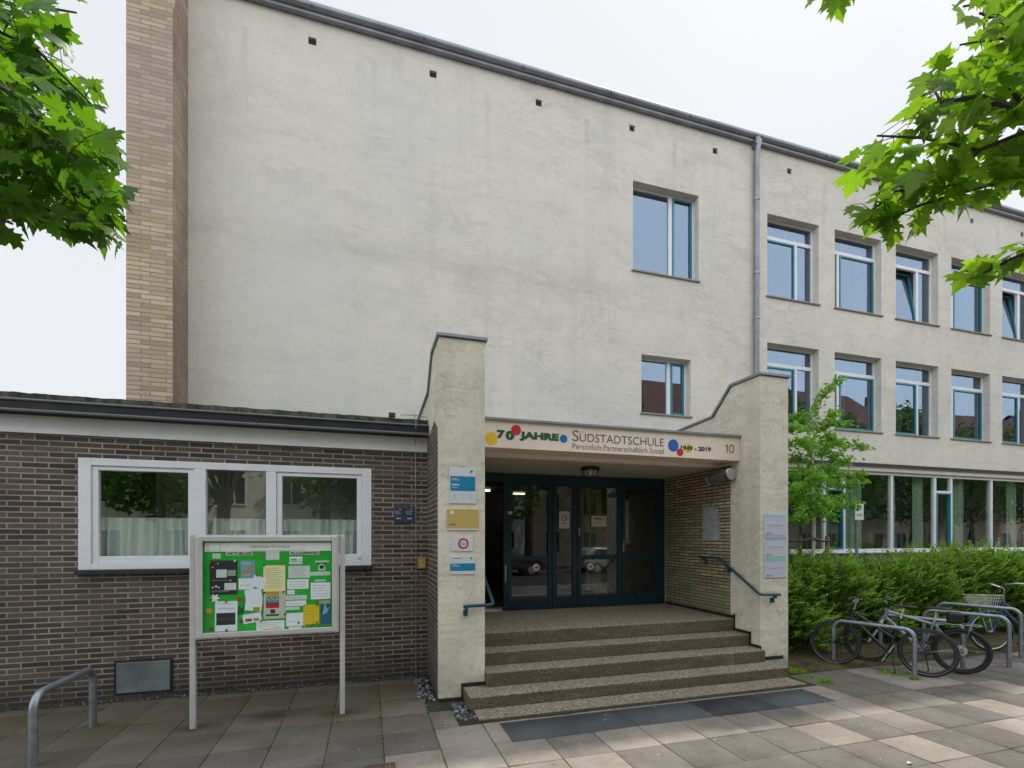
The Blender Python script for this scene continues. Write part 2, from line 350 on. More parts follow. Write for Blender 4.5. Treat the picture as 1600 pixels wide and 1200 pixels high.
c = t.mix(t.ramp(gum.outputs['Distance'], [(.045, .55), (.07, 0)]), c, t.mix(1, c, (.4, .38, .36), 'MULTIPLY'))
X, Y, Z = t.xyz()
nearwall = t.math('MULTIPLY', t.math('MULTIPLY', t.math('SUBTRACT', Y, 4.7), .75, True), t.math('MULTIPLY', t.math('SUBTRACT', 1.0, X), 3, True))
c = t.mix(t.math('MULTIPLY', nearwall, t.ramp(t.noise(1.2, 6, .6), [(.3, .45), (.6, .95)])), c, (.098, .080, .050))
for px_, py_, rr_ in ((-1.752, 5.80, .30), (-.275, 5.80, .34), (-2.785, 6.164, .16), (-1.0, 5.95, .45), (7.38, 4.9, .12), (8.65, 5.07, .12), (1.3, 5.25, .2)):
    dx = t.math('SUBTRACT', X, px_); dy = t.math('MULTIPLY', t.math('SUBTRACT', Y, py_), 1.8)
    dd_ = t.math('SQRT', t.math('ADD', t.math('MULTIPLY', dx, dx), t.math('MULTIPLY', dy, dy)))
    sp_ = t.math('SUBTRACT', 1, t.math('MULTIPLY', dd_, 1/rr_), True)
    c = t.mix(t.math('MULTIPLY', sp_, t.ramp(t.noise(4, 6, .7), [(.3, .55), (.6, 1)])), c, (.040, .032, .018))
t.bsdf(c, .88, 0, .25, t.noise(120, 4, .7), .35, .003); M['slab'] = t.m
t = NT('joint_sand'); c = t.ramp(t.noise(3, 6, .7), [(.35, (.035, .032, .026)), (.55, (.06, .055, .04)), (.7, (.045, .07, .02))])
t.bsdf(c, 1, 0, .1, t.noise(80, 3), .5, .005); M['joint'] = t.m
t = NT('soil_and_moss'); c = t.ramp(t.noise(2.5, 8, .7), [(.32, (.045, .032, .02)), (.47, (.10, .075, .045)), (.56, (.12, .10, .04)), (.66, (.10, .15, .02))])
t.bsdf(c, 1, 0, .1, t.noise(30, 6, .8), .8, .03); M['soil'] = t.m
t = NT('asphalt'); c = t.ramp(t.noise(150, 3, .8), [(.3, (.03, .03, .032)), (.7, (.075, .075, .077))]); t.bsdf(c, .9, 0, .3, t.noise(200, 2), .4, .003); M['asphalt'] = t.m
t = NT('rubber_mat'); X, Y, Z = t.xyz()
wv = t.n('ShaderNodeTexWave', wave_type='BANDS', bands_direction='X'); wv.inputs['Scale'].default_value = 28; t.l(t.obj(), wv.inputs['Vector'])
a = t.n('ShaderNodeAttribute', attribute_name='tone')
c = t.ramp(a.outputs['Fac'], [(0, (.03, .034, .042)), (1, (.085, .098, .105))])
c = t.mix(t.ramp(t.noise(4, 6, .7), [(.4, 0), (.7, .4)]), c, (.13, .125, .11))
t.bsdf(c, .7, 0, .4, wv.outputs['Fac'], .5, .003); M['mat'] = t.m
t = NT('stone_pebbles'); ob = t.n('ShaderNodeAttribute', attribute_name='tone'); c = t.ramp(ob.outputs['Fac'], [(0, (.03, .032, .036)), (.7, (.10, .10, .11)), (1, (.34, .34, .33))]); t.bsdf(c, .75, 0, .4); M['pebble'] = t.m
M['green_board'] = plain('green_felt', (.014, .40, .03), .85, var=.18, scale=3)
M['bark'] = plain('bark', (.085, .065, .05), .9, var=.4, scale=12, bump=.5, bscale=25)
M['bark_pale'] = plain('pale_bark', (.55, .50, .42), .85, var=.25, scale=14)
M['stake'] = plain('stake_wood', (.24, .13, .065), .8, var=.25, scale=9)
M['twig'] = plain('green_twig', (.10, .10, .05), .8, var=.2)
M['maple'] = leafmat('maple_leaf', (.028, .085, .010), (.11, .25, .018), .52, .42, 2.0)
M['maple_light'] = leafmat('light_maple_leaf', (.060, .14, .012), (.20, .36, .035), .60, .42, 2.0)
M['hedge'] = leafmat('hedge_leaf', (.022, .070, .008), (.28, .48, .05), .42, .45, 1.6)
M['ginkgo'] = leafmat('ginkgo_leaf', (.09, .24, .02), (.24, .48, .05), .45, .5, 1.5)
M['grass'] = leafmat('grass_blade', (.10, .22, .02), (.28, .48, .04), .3, .6, 1.4)
def col(name, rgb, rough=.55, metal=0): 
    k = 'c_'+name
    if k not in M: M[k] = plain(name, rgb, rough, metal, var=.04, scale=20)
    return M[k]
RED = col('signal_red', sr(190, 25, 45)); YEL = col('sun_yellow', sr(232, 185, 25)); BLU = col('sign_blue', sr(25, 95, 180)); GRN = col('lettering_green', sr(15, 85, 50)); LGR = col('lettering_grey', sr(90, 98, 95))
PAPER = col('white_paper', sr(205, 210, 215), .8); INK = col('ink', sr(60, 60, 65), .8)
# ------------------------------------------------------------------ text
def text(name, body, size, pos, mat, parent, width=None, bold=0, align='LEFT', yaw=0, depth=.003, height=None, face='y'):
    cu = bpy.data.curves.new(name, 'FONT'); cu.body = body; cu.size = size; cu.align_x = align; cu.offset = bold; cu.extrude = depth/2; cu.resolution_u = 3
    o = bpy.data.objects.new('t', cu); S.collection.objects.link(o); bpy.context.view_layer.update()
    me = bpy.data.meshes.new_from_object(o.evaluated_get(bpy.context.evaluated_depsgraph_get())); bpy.data.objects.remove(o)
    co = np.zeros(len(me.vertices)*3); me.vertices.foreach_get('co', co); co = co.reshape(-1, 3)
    mn, mx = co.min(0), co.max(0)
    if width: co[:, 0] = (co[:, 0]-mn[0])*width/(mx[0]-mn[0])
    if height: co[:, 1] = (co[:, 1]-mn[1])*height/(mx[1]-mn[1])
    out = np.zeros_like(co)
    out[:, 0] = pos[0]+co[:, 0]*math.cos(yaw); out[:, 2] = pos[2]+co[:, 1]; out[:, 1] = pos[1]-co[:, 2]+co[:, 0]*math.sin(yaw)
    me.vertices.foreach_set('co', out.ravel()); me.materials.clear(); me.materials.append(mat); me.update()
    ob = bpy.data.objects.new(name, me); S.collection.objects.link(ob); link(ob, parent); return ob
def disc(mb, cx, Y, cz, r, t=.004, n=32): return mb.lathe([(r, 0), (r, t)], (cx, Y, cz), 'y', n)
# ------------------------------------------------------------------ wall with openings in a plane Y = const
def wall_grid(mb, x0, x1, z0, z1, Y, th, ops):
    xs = sorted({x0, x1, *[o[0] for o in ops], *[o[1] for o in ops]}); zs = sorted({z0, z1, *[o[2] for o in ops], *[o[3] for o in ops]})
    def hole(x, z): return any(o[0] < x < o[1] and o[2] < z < o[3] for o in ops)
    for i in range(len(xs)-1):
        for j in range(len(zs)-1):
            a, b, c_, d = xs[i], xs[i+1], zs[j], zs[j+1]
            if hole((a+b)/2, (c_+d)/2): continue
            mb.quad((a, Y, c_), (b, Y, c_), (b, Y, d), (a, Y, d)); mb.quad((b, Y+th, c_), (a, Y+th, c_), (a, Y+th, d), (b, Y+th, d))
    for a, b, c_, d in ops:
        y2 = Y+th
        mb.quad((a, Y, c_), (a, y2, c_), (a, y2, d), (a, Y, d)); mb.quad((b, y2, c_), (b, Y, c_), (b, Y, d), (b, y2, d))
        mb.quad((a, Y, d), (a, y2, d), (b, y2, d), (b, Y, d)); mb.quad((a, y2, c_), (a, Y, c_), (b, Y, c_), (b, y2, c_))
    y2 = Y+th
    mb.quad((x0, y2, z0), (x0, Y, z0), (x0, Y, z1), (x0, y2, z1)); mb.quad((x1, Y, z0), (x1, y2, z0), (x1, y2, z1), (x1, Y, z1))
    mb.quad((x0, Y, z1), (x1, Y, z1), (x1, y2, z1), (x0, y2, z1)); return mb
def frame_rect(mb, x0, x1, z0, z1, y0, y1, w, wb=None, wt=None):
    wb = wb or w; wt = wt or w
    mb.box(x0, x0+w, y0, y1, z0, z1); mb.box(x1-w, x1, y0, y1, z0, z1)
    mb.box(x0+w, x1-w, y0+.001, y1-.001, z0, z0+wb); mb.box(x0+w, x1-w, y0+.001, y1-.001, z1-wt, z1); return mb
def curtain(x0, x1, z0, z1, Y, mat, parent, name='curtain', n=14, amp=.035, seed=0):
    r = random.Random(seed); m = max(30, int((x1-x0)*60)); ph = r.random()*6; mb = MB(); vs = []
    fr = n/(x1-x0)
    for zi, z in enumerate((z0, (z0*2+z1)/3, (z0+2*z1)/3, z1)):
        for i in range(m+1):
            x = x0+(x1-x0)*i/m; k = 1-.35*zi/3
            vs.append((x+.01*math.sin(5*x+zi), Y+k*amp*math.sin(2*math.pi*fr*x+ph+.8*math.sin(3*x)) + .3*amp*math.sin(9*fr*x+ph), z))
    fs = [(j*(m+1)+i, j*(m+1)+i+1, (j+1)*(m+1)+i+1, (j+1)*(m+1)+i) for j in range(3) for i in range(m)]
    mb.add(vs, fs); return mb.build(name, mat, parent, smooth=True)
YF = 8.35; YG = 8.50
# ================================================================== GROUND
g = MB(); g.quad((-120, -120, -.06), (120, -120, -.06), (120, 120, -.06), (-120, 120, -.06)); struct(g.build('ground', M['soil']))
g = MB(); g.box(-60, 60, -9.5, -2.2, -.12, -.045+.0); struct(g.build('road', M['asphalt']))
g = MB(); g.box(-60, 60, -2.2, -2.05, -.2, .0); g.box(-60, 60, -9.65, -9.5, -.2, .0); struct(g.build('kerb', M['agg']))
g = MB(); g.box(-60, 60, -2.05, 5.75, -.2, -.008); g.box(-60, 6.15, 5.75, 7.3, -.2, -.008); struct(g.build('paving_bed', M['joint']))
g = MB(); g.box(-60, 60, -13.5, -9.65, -.2, -.002); struct(g.build('far_pavement', M['slab']))
# slabs, about half a metre square, each its own tone
V = []; F = []; tone = []; xr = random.Random(5)
light = {(6, 4): .95, (7, 4): .9}
special = {}
def cell(i, j): return special.get((i, j))
xs0 = .66; step = .5165; ysl = [-2.04, -1.54, -1.03, -.53, -.02, .48, .99, 1.5, 2.01, 2.52, 3.03, 3.545, 4.045, 4.56, 5.06, 5.56, 6.12, 6.78, 6.97]
# tones read off the photograph, rows counted from the one nearest the viewer: (row index, X index)
T = {11: {-3: .35, -2: .3, -1: .62, 0: .75, 1: .85, 2: .92, 3: .45, 4: .28, 5: .3, 6: .33, 7: .80, 8: .33, 9: .62, 10: .25, 11: .22, 12: .90, 13: .2},
     12: {-7: .7, -6: .75, -5: .6, -4: .3, -3: .3, -2: .25, -1: .9, 0: .95, 1: .93, 2: .55, 3: .9, 4: .88, 5: .75, 6: .55, 7: .38, 8: .8, 9: .85, 10: .55, 11: .62, 12: .2, 13: .2, 14: .8},  # leftmost slabs toned pale to stand in for dappled sunlight
     10: {-1: .4, 0: .9, 1: .93, 2: .9, 3: .9, 4: .3, 5: .3, 6: .3, 7: .35, 8: .85, 9: .3, 10: .28, 11: .9, 12: .85},
     13: {0: .85, 1: .9, 2: .8, 3: .85, 4: .8, 5: .8, 6: .75, 7: .7, 8: .78, 9: .85, 10: .25, 11: .25, 12: .75, 13: .72, 14: .3, 15: .25},
     14: {9: .8, 10: .25, 11: .25, 12: .7, 13: .3}}
for r_ in range(len(ysl)-1):
    y0, y1 = ysl[r_], ysl[r_+1]
    i = -22
    while i < 42:
        x0 = xs0+i*step; w = 1
        if r_ < 11 and xr.random() < .3: w = 2
        x1 = x0+w*step; tn = T.get(r_, {}).get(i, xr.choice([.1, .2, .3, .3, .35, .4, .45, .62, .7, .85]) if (x0 > 0 or r_ < 12) else xr.choice([.05, .1, .2, .25, .3]))
        cx, cy = (x0+x1)/2, (y0+y1)/2
        keep = not (1.1 < cx < 5.7 and cy > 5.1) and not (cx > 5.8 and cy > 5.6) and not (.62 < cx < 1.3 and cy > 5.75) and not (cx > .7 and cy > 5.9)
        if cx > 5.9 and cy > 5.3 and xr.random() < .3: keep = False
        if keep:
            gx = .004; yy1 = y1
            b = len(V); dz = xr.uniform(-.0025, .0015); tx = xr.uniform(-.0022, .0022); ty = xr.uniform(-.0022, .0022); j = lambda: xr.uniform(-.002, .002)
            xa, xb = x0+gx, x1-gx
            if cx < 1.3 and cy > 5.15 and x1 > .95: xb = .93
            ya, yb = y0+gx, yy1-gx; e = .006
            V += [(xa+j(), ya+j(), -.02), (xb+j(), ya+j(), -.02), (xb+j(), yb+j(), -.02), (xa+j(), yb+j(), -.02),
                  (xa, ya, dz-.004+tx+ty), (xb, ya, dz-.004-tx+ty), (xb, yb, dz-.004-tx-ty), (xa, yb, dz-.004+tx-ty),
                  (xa+e, ya+e, dz+tx+ty), (xb-e, ya+e, dz-tx+ty), (xb-e, yb-e, dz-tx-ty), (xa+e, yb-e, dz+tx-ty)]
            for q in ((0, 1, 5, 4), (1, 2, 6, 5), (2, 3, 7, 6), (3, 0, 4, 7), (4, 5, 9, 8), (5, 6, 10, 9), (6, 7, 11, 10), (7, 4, 8, 11), (8, 9, 10, 11)):
                F.append([b+k for k in q]); tone.append(tn+xr.uniform(-.03, .03) if q[0] == 8 else tn)
        i += w
    xs0 += 0
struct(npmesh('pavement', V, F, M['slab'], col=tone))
# soil bed under the hedge with a ragged edge
n = 70; vs = []
for i in range(n):
    x = 5.75+i*.27; yv = 5.62+.10*math.sin(i*1.3)+.09*math.sin(i*.47+1)+random.uniform(-.04, .04)
    vs += [(x, yv, -.006), (x, yv+.16, .012+random.uniform(0, .01)), (x, 6.4, .03+random.uniform(0, .02)), (x, 8.34, .03)]
MB().add(vs, [(4*i+k, 4*i+4+k, 4*i+5+k, 4*i+1+k) for i in range(n-1) for k in range(3)]).build('flower_bed_soil', M['soil'], smooth=True)
struct(bpy.data.objects['flower_bed_soil'])
# pebbles along the wall and by the step
def pebbles(name, label, areas, seed):
    r = random.Random(seed); V = []; F = []; tn = []
    base = [(0, 0, 1), (.9, 0, .3), (.28, .85, .3), (-.72, .53, .3), (-.72, -.53, .3), (.28, -.85, .3), (.9, .5, -.4), (-.3, .9, -.4), (-.9, 0, -.4), (-.3, -.9, -.4), (.9, -.5, -.4)]
    fs = [(0, 1, 2), (0, 2, 3), (0, 3, 4), (0, 4, 5), (0, 5, 1), (1, 6, 2), (2, 6, 7), (2, 7, 3), (3, 7, 8), (3, 8, 4), (4, 8, 9), (4, 9, 5), (5, 9, 10), (5, 10, 1), (1, 10, 6)]
    for (x0, x1, y0, y1, cnt, s0, s1) in areas:
        for _ in range(cnt):
            x, y = r.uniform(x0, x1), r.uniform(y0, y1); s = r.uniform(s0, s1); a = r.random()*6.3; sx, sy, sz = r.uniform(.8, 1.3), r.uniform(.7, 1), r.uniform(.5, .8); b = len(V)
            for p in base:
                px, py = p[0]*s*sx*r.uniform(.85, 1.1), p[1]*s*sy*r.uniform(.85, 1.1)
                V.append((x+px*math.cos(a)-py*math.sin(a), y+px*math.sin(a)+py*math.cos(a), .004+p[2]*s*sz*.8))
            t_ = r.random()
            for f in fs: F.append([b+k for k in f]); tn.append(t_)
    o = npmesh(name, V, F, M['pebble'], col=tn); return tag(o, label, 'pebbles', kind='stuff')
pebbles('pebbles', 'grey pebbles strewn along the foot of the brown brick wall and beside the lowest step', [(-6, .62, 6.985, 7.07, 700, .006, .013), (.62, .80, 5.95, 6.95, 150, .018, .032), (.96, 1.16, 5.18, 5.78, 90, .022, .036)], 3)
# mat of dark panels let into the paving
mt = thing('door_mat', 'long dark grey ribbed floor mat in five panels set in the paving before the steps', 'floor mat', (3.4, 4.75, 0))
for k, (a, b_) in enumerate([(1.345, 2.06), (2.06, 2.78), (2.78, 3.70), (3.70, 4.62), (4.62, 5.475)]):
    npmesh('panel', [(a+.006, 4.505, .004), (b_-.006, 4.505, .004), (b_-.006, 5.0, .004), (a+.006, 5.0, .004), (a+.006, 4.505, -.01), (b_-.006, 4.505, -.01), (b_-.006, 5.0, -.01), (a+.006, 5.0, -.01)],
           [(0, 1, 2, 3), (0, 4, 5, 1), (1, 5, 6, 2), (2, 6, 7, 3), (3, 7, 4, 0)], M['mat'], mt, col=[[.75, .6, .85, .0, .9][k]]*5)
dr = thing('drain_grate', 'small rust brown slotted drain grate in the pavement at the bottom edge', 'drain', (.10, 4.25, 0))
m = MB(); m.box(-.03, .23, 4.14, 4.16, 0, .008); m.box(-.03, .23, 4.38, 4.40, 0, .008); m.box(-.03, -.01, 4.16, 4.38, 0, .008); m.box(.21, .23, 4.16, 4.38, 0, .008); m.build('frame', col('rust_iron', (.13, .07, .05), .8), dr)
m = MB()
for k in range(8): m.box(-.008+k*.028, .008+k*.028, 4.162, 4.378, 0, .006)
m.build('slots', col('rust_iron', (.13, .07, .05), .8), dr)
# ================================================================== STEPS AND PORCH
st = thing('entrance_steps', 'wide flight of washed concrete steps rising between the two cream piers', 'steps', (3.4, 5.4, 0))
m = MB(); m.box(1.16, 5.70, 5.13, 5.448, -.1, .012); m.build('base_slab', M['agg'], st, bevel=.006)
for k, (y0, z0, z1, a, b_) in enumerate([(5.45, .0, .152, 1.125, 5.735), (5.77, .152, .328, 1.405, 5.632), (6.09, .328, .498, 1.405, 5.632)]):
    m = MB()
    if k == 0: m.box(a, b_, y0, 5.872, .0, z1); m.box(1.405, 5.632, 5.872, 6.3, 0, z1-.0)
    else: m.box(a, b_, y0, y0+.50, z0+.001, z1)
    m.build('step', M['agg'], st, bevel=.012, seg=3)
m = MB(); m.box(1.405, 5.632, 6.41, 8.24, .499, .69); m.build('landing', M['agg'], st, bevel=.012, seg=3)
po = thing('entrance_porch', 'cream rendered porch with two stepped piers and a lettered beam over the entrance', 'porch', (3.4, 6.2, 0))
XL0, XL1, XR0, XR1, YP = .83, 1.403, 5.638, 6.169, 5.876
def pier(x0, x1, front_z=4.44):
    prof = [(YP, 0), (YP, front_z), (6.47, front_z+.005), (6.90, 4.03), (8.36, 3.97), (8.36, 0)]
    m = MB(); m.prism(prof, 'x', x0, x1); return m
# left pier: plain return at the front, brick cladding behind
pl = pier(XL0, XL1).build('pier', M['pier'], po, bevel=.012)
pr_ = pier(XR0, XR1, 4.43).build('pier', M['pier'], po, bevel=.012)
def coping(x0, x1, zt, par):
    prof = [(YP-.03, zt), (6.48, zt+.006), (6.92, 4.035), (8.33, 3.975)]
    top = [(YP-.03, zt+.04), (6.49, zt+.046), (6.935, 4.07), (8.33, 4.01)]
    m = MB(); m.prism(prof+top[::-1], 'x', x0-.03, x1+.03); m.build('coping', M['zinc'], par, bevel=.004)
coping(XL0, XL1, 4.442, pl); coping(XR0, XR1, 4.432, pr_)
m = MB(); m.box(XL0-.006, XL0+.01, 6.0, 7.075, .0, 3.36); m.add([(XL0-.006, 6.0, 3.36), (XL0-.006, 6.3, 3.50), (XL0-.006, 7.075, 3.36), (XL0+.01, 6.0, 3.36), (XL0+.01, 6.3, 3.50), (XL0+.01, 7.075, 3.36)], [(0, 1, 2), (5, 4, 3), (0, 3, 4, 1), (1, 4, 5, 2)])
m.build('brick_cladding', M['brick_dark'], pl)
m = MB(); m.box(XR0-.012, XR0+.01, 6.495, 8.26, .745, 3.165); m.build('brick_lining', M['brick_ochre'], pr_)
m = MB(); m.box(XL1-.01, XL1+.012, 6.495, 8.26, .745, 3.165); m.build('brick_lining', M['brick_ochre'], pl)
# dark bitumen skirting that follows the steps
m = MB()
m.box(XR0-.016, XR0+.005, 6.40, 8.26, .691, .744); m.box(XR0-.014, XR0+.004, 6.39, 6.42, .50, .77)
m.box(XR0-.014, XR0+.004, 6.07, 6.40, .499, .545); m.box(XR0-.014, XR0+.004, 6.055, 6.09, .33, .545)
m.box(XR0-.014, XR0+.004, 5.866, 6.07, .329, .37); m.box(XR0-.006, XR0+.006, 5.862, 5.88, .153, .37); m.box(XR0+.006, XR0+.42, 5.862, 5.88, .153, .20)
m.build('skirting', M['darkgap'], pr_)
m = MB(); m.box(XL0-.01, XL0+.32, 5.862, 5.88, .0, .035); m.box(XL0+.27, XL0+.33, 5.860, 5.88, .0, .20); m.box(XL0+.33, XL1+.01, 5.861, 5.88, .153, .20); m.box(XL1-.004, XL1+.015, 5.861, 6.40, .153, .2)
m.build('skirting', M['darkgap'], pl)
YB = 6.292
m = MB(); m.prism([(YB, 3.205), (YB, 3.575), (8.34, 3.575), (8.34, 3.15), (6.74, 3.15), (6.74, 3.19), (6.73, 3.205)], 'x', XL1+.002, XR0-.002)
bm = m.build('beam', M['beam'], po)
m = MB(); m.box(XL1+.002, XR0-.003, 6.735, 8.26, 3.140, 3.149); m.build('soffit', M['soffit'], po)
m = MB(); m.box(XL1+.001, XR0+.0, YB-.035, 8.33, 3.577, 3.60); m.box(XL1+.001, XR0+.0, YB-.038, YB-.0352, 3.572, 3.602); m.build('roof_edge', M['zinc'], po)
# lettering on the beam
YT = YB-.004
def bt(px, py): p = at(px, py, YB); return p.x, p.z
def lett(name, s, x0, zb, w, h, mat, bold=0): return text(name, s, .15, (x0, YT, zb), mat, bm, width=w, height=h, bold=bold)
lett('lettering', '7', 1.665, 3.33, .115, .112, GRN, .0095); lett('lettering', '0', 1.785, 3.315, .125, .125, GRN, .0095)
lett('lettering', 'JAHRE', 1.985, 3.315, .575, .128, GRN, .009)
for (x0, s, w, h) in ((2.765, 'S', .098, .152), (2.878, 'ÜDSTADTSCHULE', 1.372, .142)): lett('lettering', s, x0, 3.357, w, h, LGR, -.0012)
lett('lettering', 'Persönlich.Partnerschaftlich.Sozial', 2.770, 3.247, 1.478, .078, LGR, -.0025)
lett('lettering', '1949 - 2019', 4.545, 3.318, .548, .072, GRN, .006); m = MB(); m.prism([(5.385, 3.318), (5.402, 3.318), (5.402, 3.453), (5.390, 3.453), (5.382, 3.436), (5.360, 3.424), (5.360, 3.411), (5.385, 3.417)], 'y', YT-.001, YT+.002); m.build('lettering', LGR, bm)
m = MB(); vs_ = []
for a_, b_ in ((.048, .068), (.032, .053)):
    for k in range(28): q = 2*math.pi*k/28; vs_.append((5.475+a_*math.copysign(abs(math.cos(q))**.8, math.cos(q)), YT-.001, 3.3855+b_*math.sin(q)))
m.add(vs_, [(k, (k+1) % 28, 28+(k+1) % 28, 28+k) for k in range(28)]); m.build('lettering', LGR, bm)
for (cx, cz, r_, m_) in ((1.591, 3.321, .086, YEL), (1.935, 3.455, .070, RED), (2.634, 3.379, .057, BLU), (4.418, 3.381, .092, BLU), (4.684, 3.353, .068, YEL), (4.535, 3.285, .056, RED)):
    mm = MB(); disc(mm, cx, YB-(.0025 if m_ is not RED else .006), cz, r_, .0035); d = mm.build('dot', m_, bm)
    if m_ is YEL and cx > 4: d.location.y += .0015
# handrails
def rail(name, label, pts, brs):
    t_ = thing(name, label, 'handrail', pts[0], group='petrol blue handrails beside the steps')
    P = []   # round the corners
    for i, p in enumerate(pts):
        p = Vector(p)
        if 0 < i < len(pts)-1:
            a, b_ = Vector(pts[i-1]), Vector(pts[i+1]); r_ = .07
            u = (a-p).normalized()*r_; v = (b_-p).normalized()*r_
            for k in range(6): s = k/5; P.append(p+u*(1-s)**2+v*s**2)
        else: P.append(p)
    MB().tube(P, .021, 12).build('rail', M['rail'], t_, smooth=True)
    for (p, dx, dy) in brs:
        p = Vector(p); m = MB(); m.box(p.x-.02, p.x+.02, p.y-.02, p.y+.02, p.z-.05, p.z-.015)
        q = p+Vector((dx, dy, -.07)); m.tube([p+Vector((0, 0, -.03)), p+Vector((dx*.5, dy*.5, -.06)), q], .012, 8)
        m.box(q.x-.025-abs(dy)*0, q.x+.025, q.y-.025, q.y+.025, q.z-.055, q.z+.02)
        m.build('bracket', M['rail'], t_, bevel=.003)
rail('handrail', 'petrol blue handrail sloping down the brick wall and right pier', [(5.56, 7.19, 1.652), (5.56, 6.66, 1.652), (5.56, 5.80, 1.145), (5.93, 5.80, 1.135)], [((5.56, 7.05, 1.652), .06, 0), ((5.56, 6.5, 1.56), .06, 0), ((5.84, 5.80, 1.137), 0, .06)])
rail('handrail', 'petrol blue handrail wrapping round the left pier by the door', [(1.50, 7.19, 1.66), (1.50, 6.66, 1.66), (1.50, 5.81, 1.16), (1.115, 5.80, 1.155)], [((1.50, 7.05, 1.66), -.07, 0), ((1.50, 6.5, 1.56), -.07, 0), ((1.15, 5.80, 1.155), 0, .06)])
# ceiling lamp and flood light
ce = thing('ceiling_lamp', 'round black bulkhead lamp with ribbed glass under the porch ceiling', 'lamp', (3.48, 7.2, 3.14))
MB().lathe([(.15, 3.139), (.155, 3.12), (.15, 3.085), (.12, 3.08)], (3.48, 7.2, 0), n=28).build('housing', M['black'], ce, smooth=True)
t = NT('lamp_glass'); t.bsdf((.35, .35, .33), .25, 0, .6); M['lampglass'] = t.m
gl = MB().lathe([(.118, 3.08), (.115, 3.04), (.09, 3.0), (.04, 2.985), (.001, 2.983)], (3.48, 7.2, 0), n=28).build('glass_bowl', M['lampglass'], ce, smooth=True)
m = MB()
for k in range(8):
    a = k*math.pi/4; m.tube([(3.48+math.cos(a)*r_, 7.2+math.sin(a)*r_, z) for r_, z in ((.128, 3.085), (.124, 3.035), (.095, 2.993), (.03, 2.975))], .006, 6)
m.build('guard', M['black'], ce)
fl = thing('flood_light', 'slanted silver flood light high on the ochre brick side wall', 'lamp', (5.55, 6.6, 2.97))
m = MB(); m.lathe([(.001, -.235), (.085, -.235), (.085, .235), (.001, .235)], (0, 0, 0), 'y', 20)
Rm = Matrix.Rotation(R(-6), 4, 'X'); m.v = [tuple((Rm @ Vector(v))+Vector((5.51, 6.60, 2.975))) for v in m.v]; m.build('housing', col('lamp_grey', (.20, .21, .22), .35, .4), fl, smooth=True)
for s in (-1, 1):
    m = MB(); m.lathe([(.001, -.03), (.095, -.03), (.095, .03), (.001, .03)], (0, s*.235, 0), 'y', 20); m.v = [tuple((Rm @ Vector(v))+Vector((5.51, 6.60, 2.975))) for v in m.v]; m.build('end_cap', M['chrome'], fl, bevel=.01)
m = MB(); m.box(5.51, 5.63, 6.58, 6.62, 2.96, 2.99); m.build('bracket', M['dark_metal'], fl)
# ================================================================== ENTRANCE DOORS (in the school building)
sb = thing('school_building', 'three storey cream rendered school building with rows of teal edged windows', 'building', (6, 8.35, 0))
rows = []
for k in range(7):
    x0 = 8.194+1.8825*k; x1 = x0+1.42
    rows.append((x0, x1, 7.17, 8.93, 'AB'[k % 2], 3)); rows.append((x0, x1, 4.44, 6.17, 'AB'[k % 2], 2))
ops = [(r_[0], r_[1], r_[2], r_[3]) for r_ in rows]+[(4.952, 6.46, 7.21, 8.95), (5.14, 6.269, 4.44, 5.585), (1.46, 5.60, .69, 3.13)]
gops = []
for k in range(3): gops.append((8.42+3.51*k, 8.42+3.51*(k+1)-.0, 1.64, 3.53))
ops += [(8.42, 8.42+3.51*3, 1.64, 3.53)]
ventx = [-.854+1.93*k for k in range(13)]
ops += [(x-.06, x+.06, 9.90, 10.02) for x in ventx]
wall = wall_grid(MB(), -3.0, 21.5, 0, 10.30, YF, .32, ops).build('wall', M['facade'], sb)
m = MB(); m.box(-3.0, 21.5, 16, 16.2, 0, 10.3); m.box(21.3, 21.5, 8.68, 16, 0, 10.3); m.box(-3.0, -2.8, 8.68, 16, 0, 10.3); m.build('rear_wall', M['facade'], sb)
m = MB(); m.box(-3.05, 21.6, 8.26, 16.3, 10.302, 10.40); m.box(-3.05, 21.6, 8.24, 8.36, 10.36, 10.475); m.tube([(-3.05, 8.25, 10.41), (21.6, 8.25, 10.41)], .062, 10)
m.build('eave', M['zinc'], sb, smooth=True)
for k in range(0, 14):
    MB().box(-2.6+1.75*k, -2.59+1.75*k, 8.184, 8.26, 10.36, 10.40).build('gutter_bracket', M['zinc_dark'], sb)
for x in ventx:
    m = MB(); m.box(x-.058, x+.058, YF+.05, YF+.07, 9.902, 10.018)
    v = m.build('wall_vent', M['zinc_dark'], sb)
    m = MB()
    for q in range(4): m.box(x-.056, x+.056, YF+.035, YF+.048, 9.908+q*.027, 9.918+q*.027)
    m.build('slats', M['dark_metal'], v)
# downpipe
dp = MB().tube([(7.84, 8.24, 10.37), (7.84, 8.24, 10.15), (7.84, 8.27, 10.02), (7.84, 8.27, .1)], .055, 14).build('downpipe', M['zinc'], sb, smooth=True)
for z in (9.1, 7.55, 6.6, 5.2): MB().lathe([(.062, z-.025), (.066, z-.02), (.066, z+.02), (.062, z+.025)], (7.84, 8.27, 0), n=14).build('pipe_clip', M['galv'], dp)
MB().box(7.77, 7.91, 8.20, 8.33, 10.22, 10.36).build('rainwater_head', M['zinc'], dp)
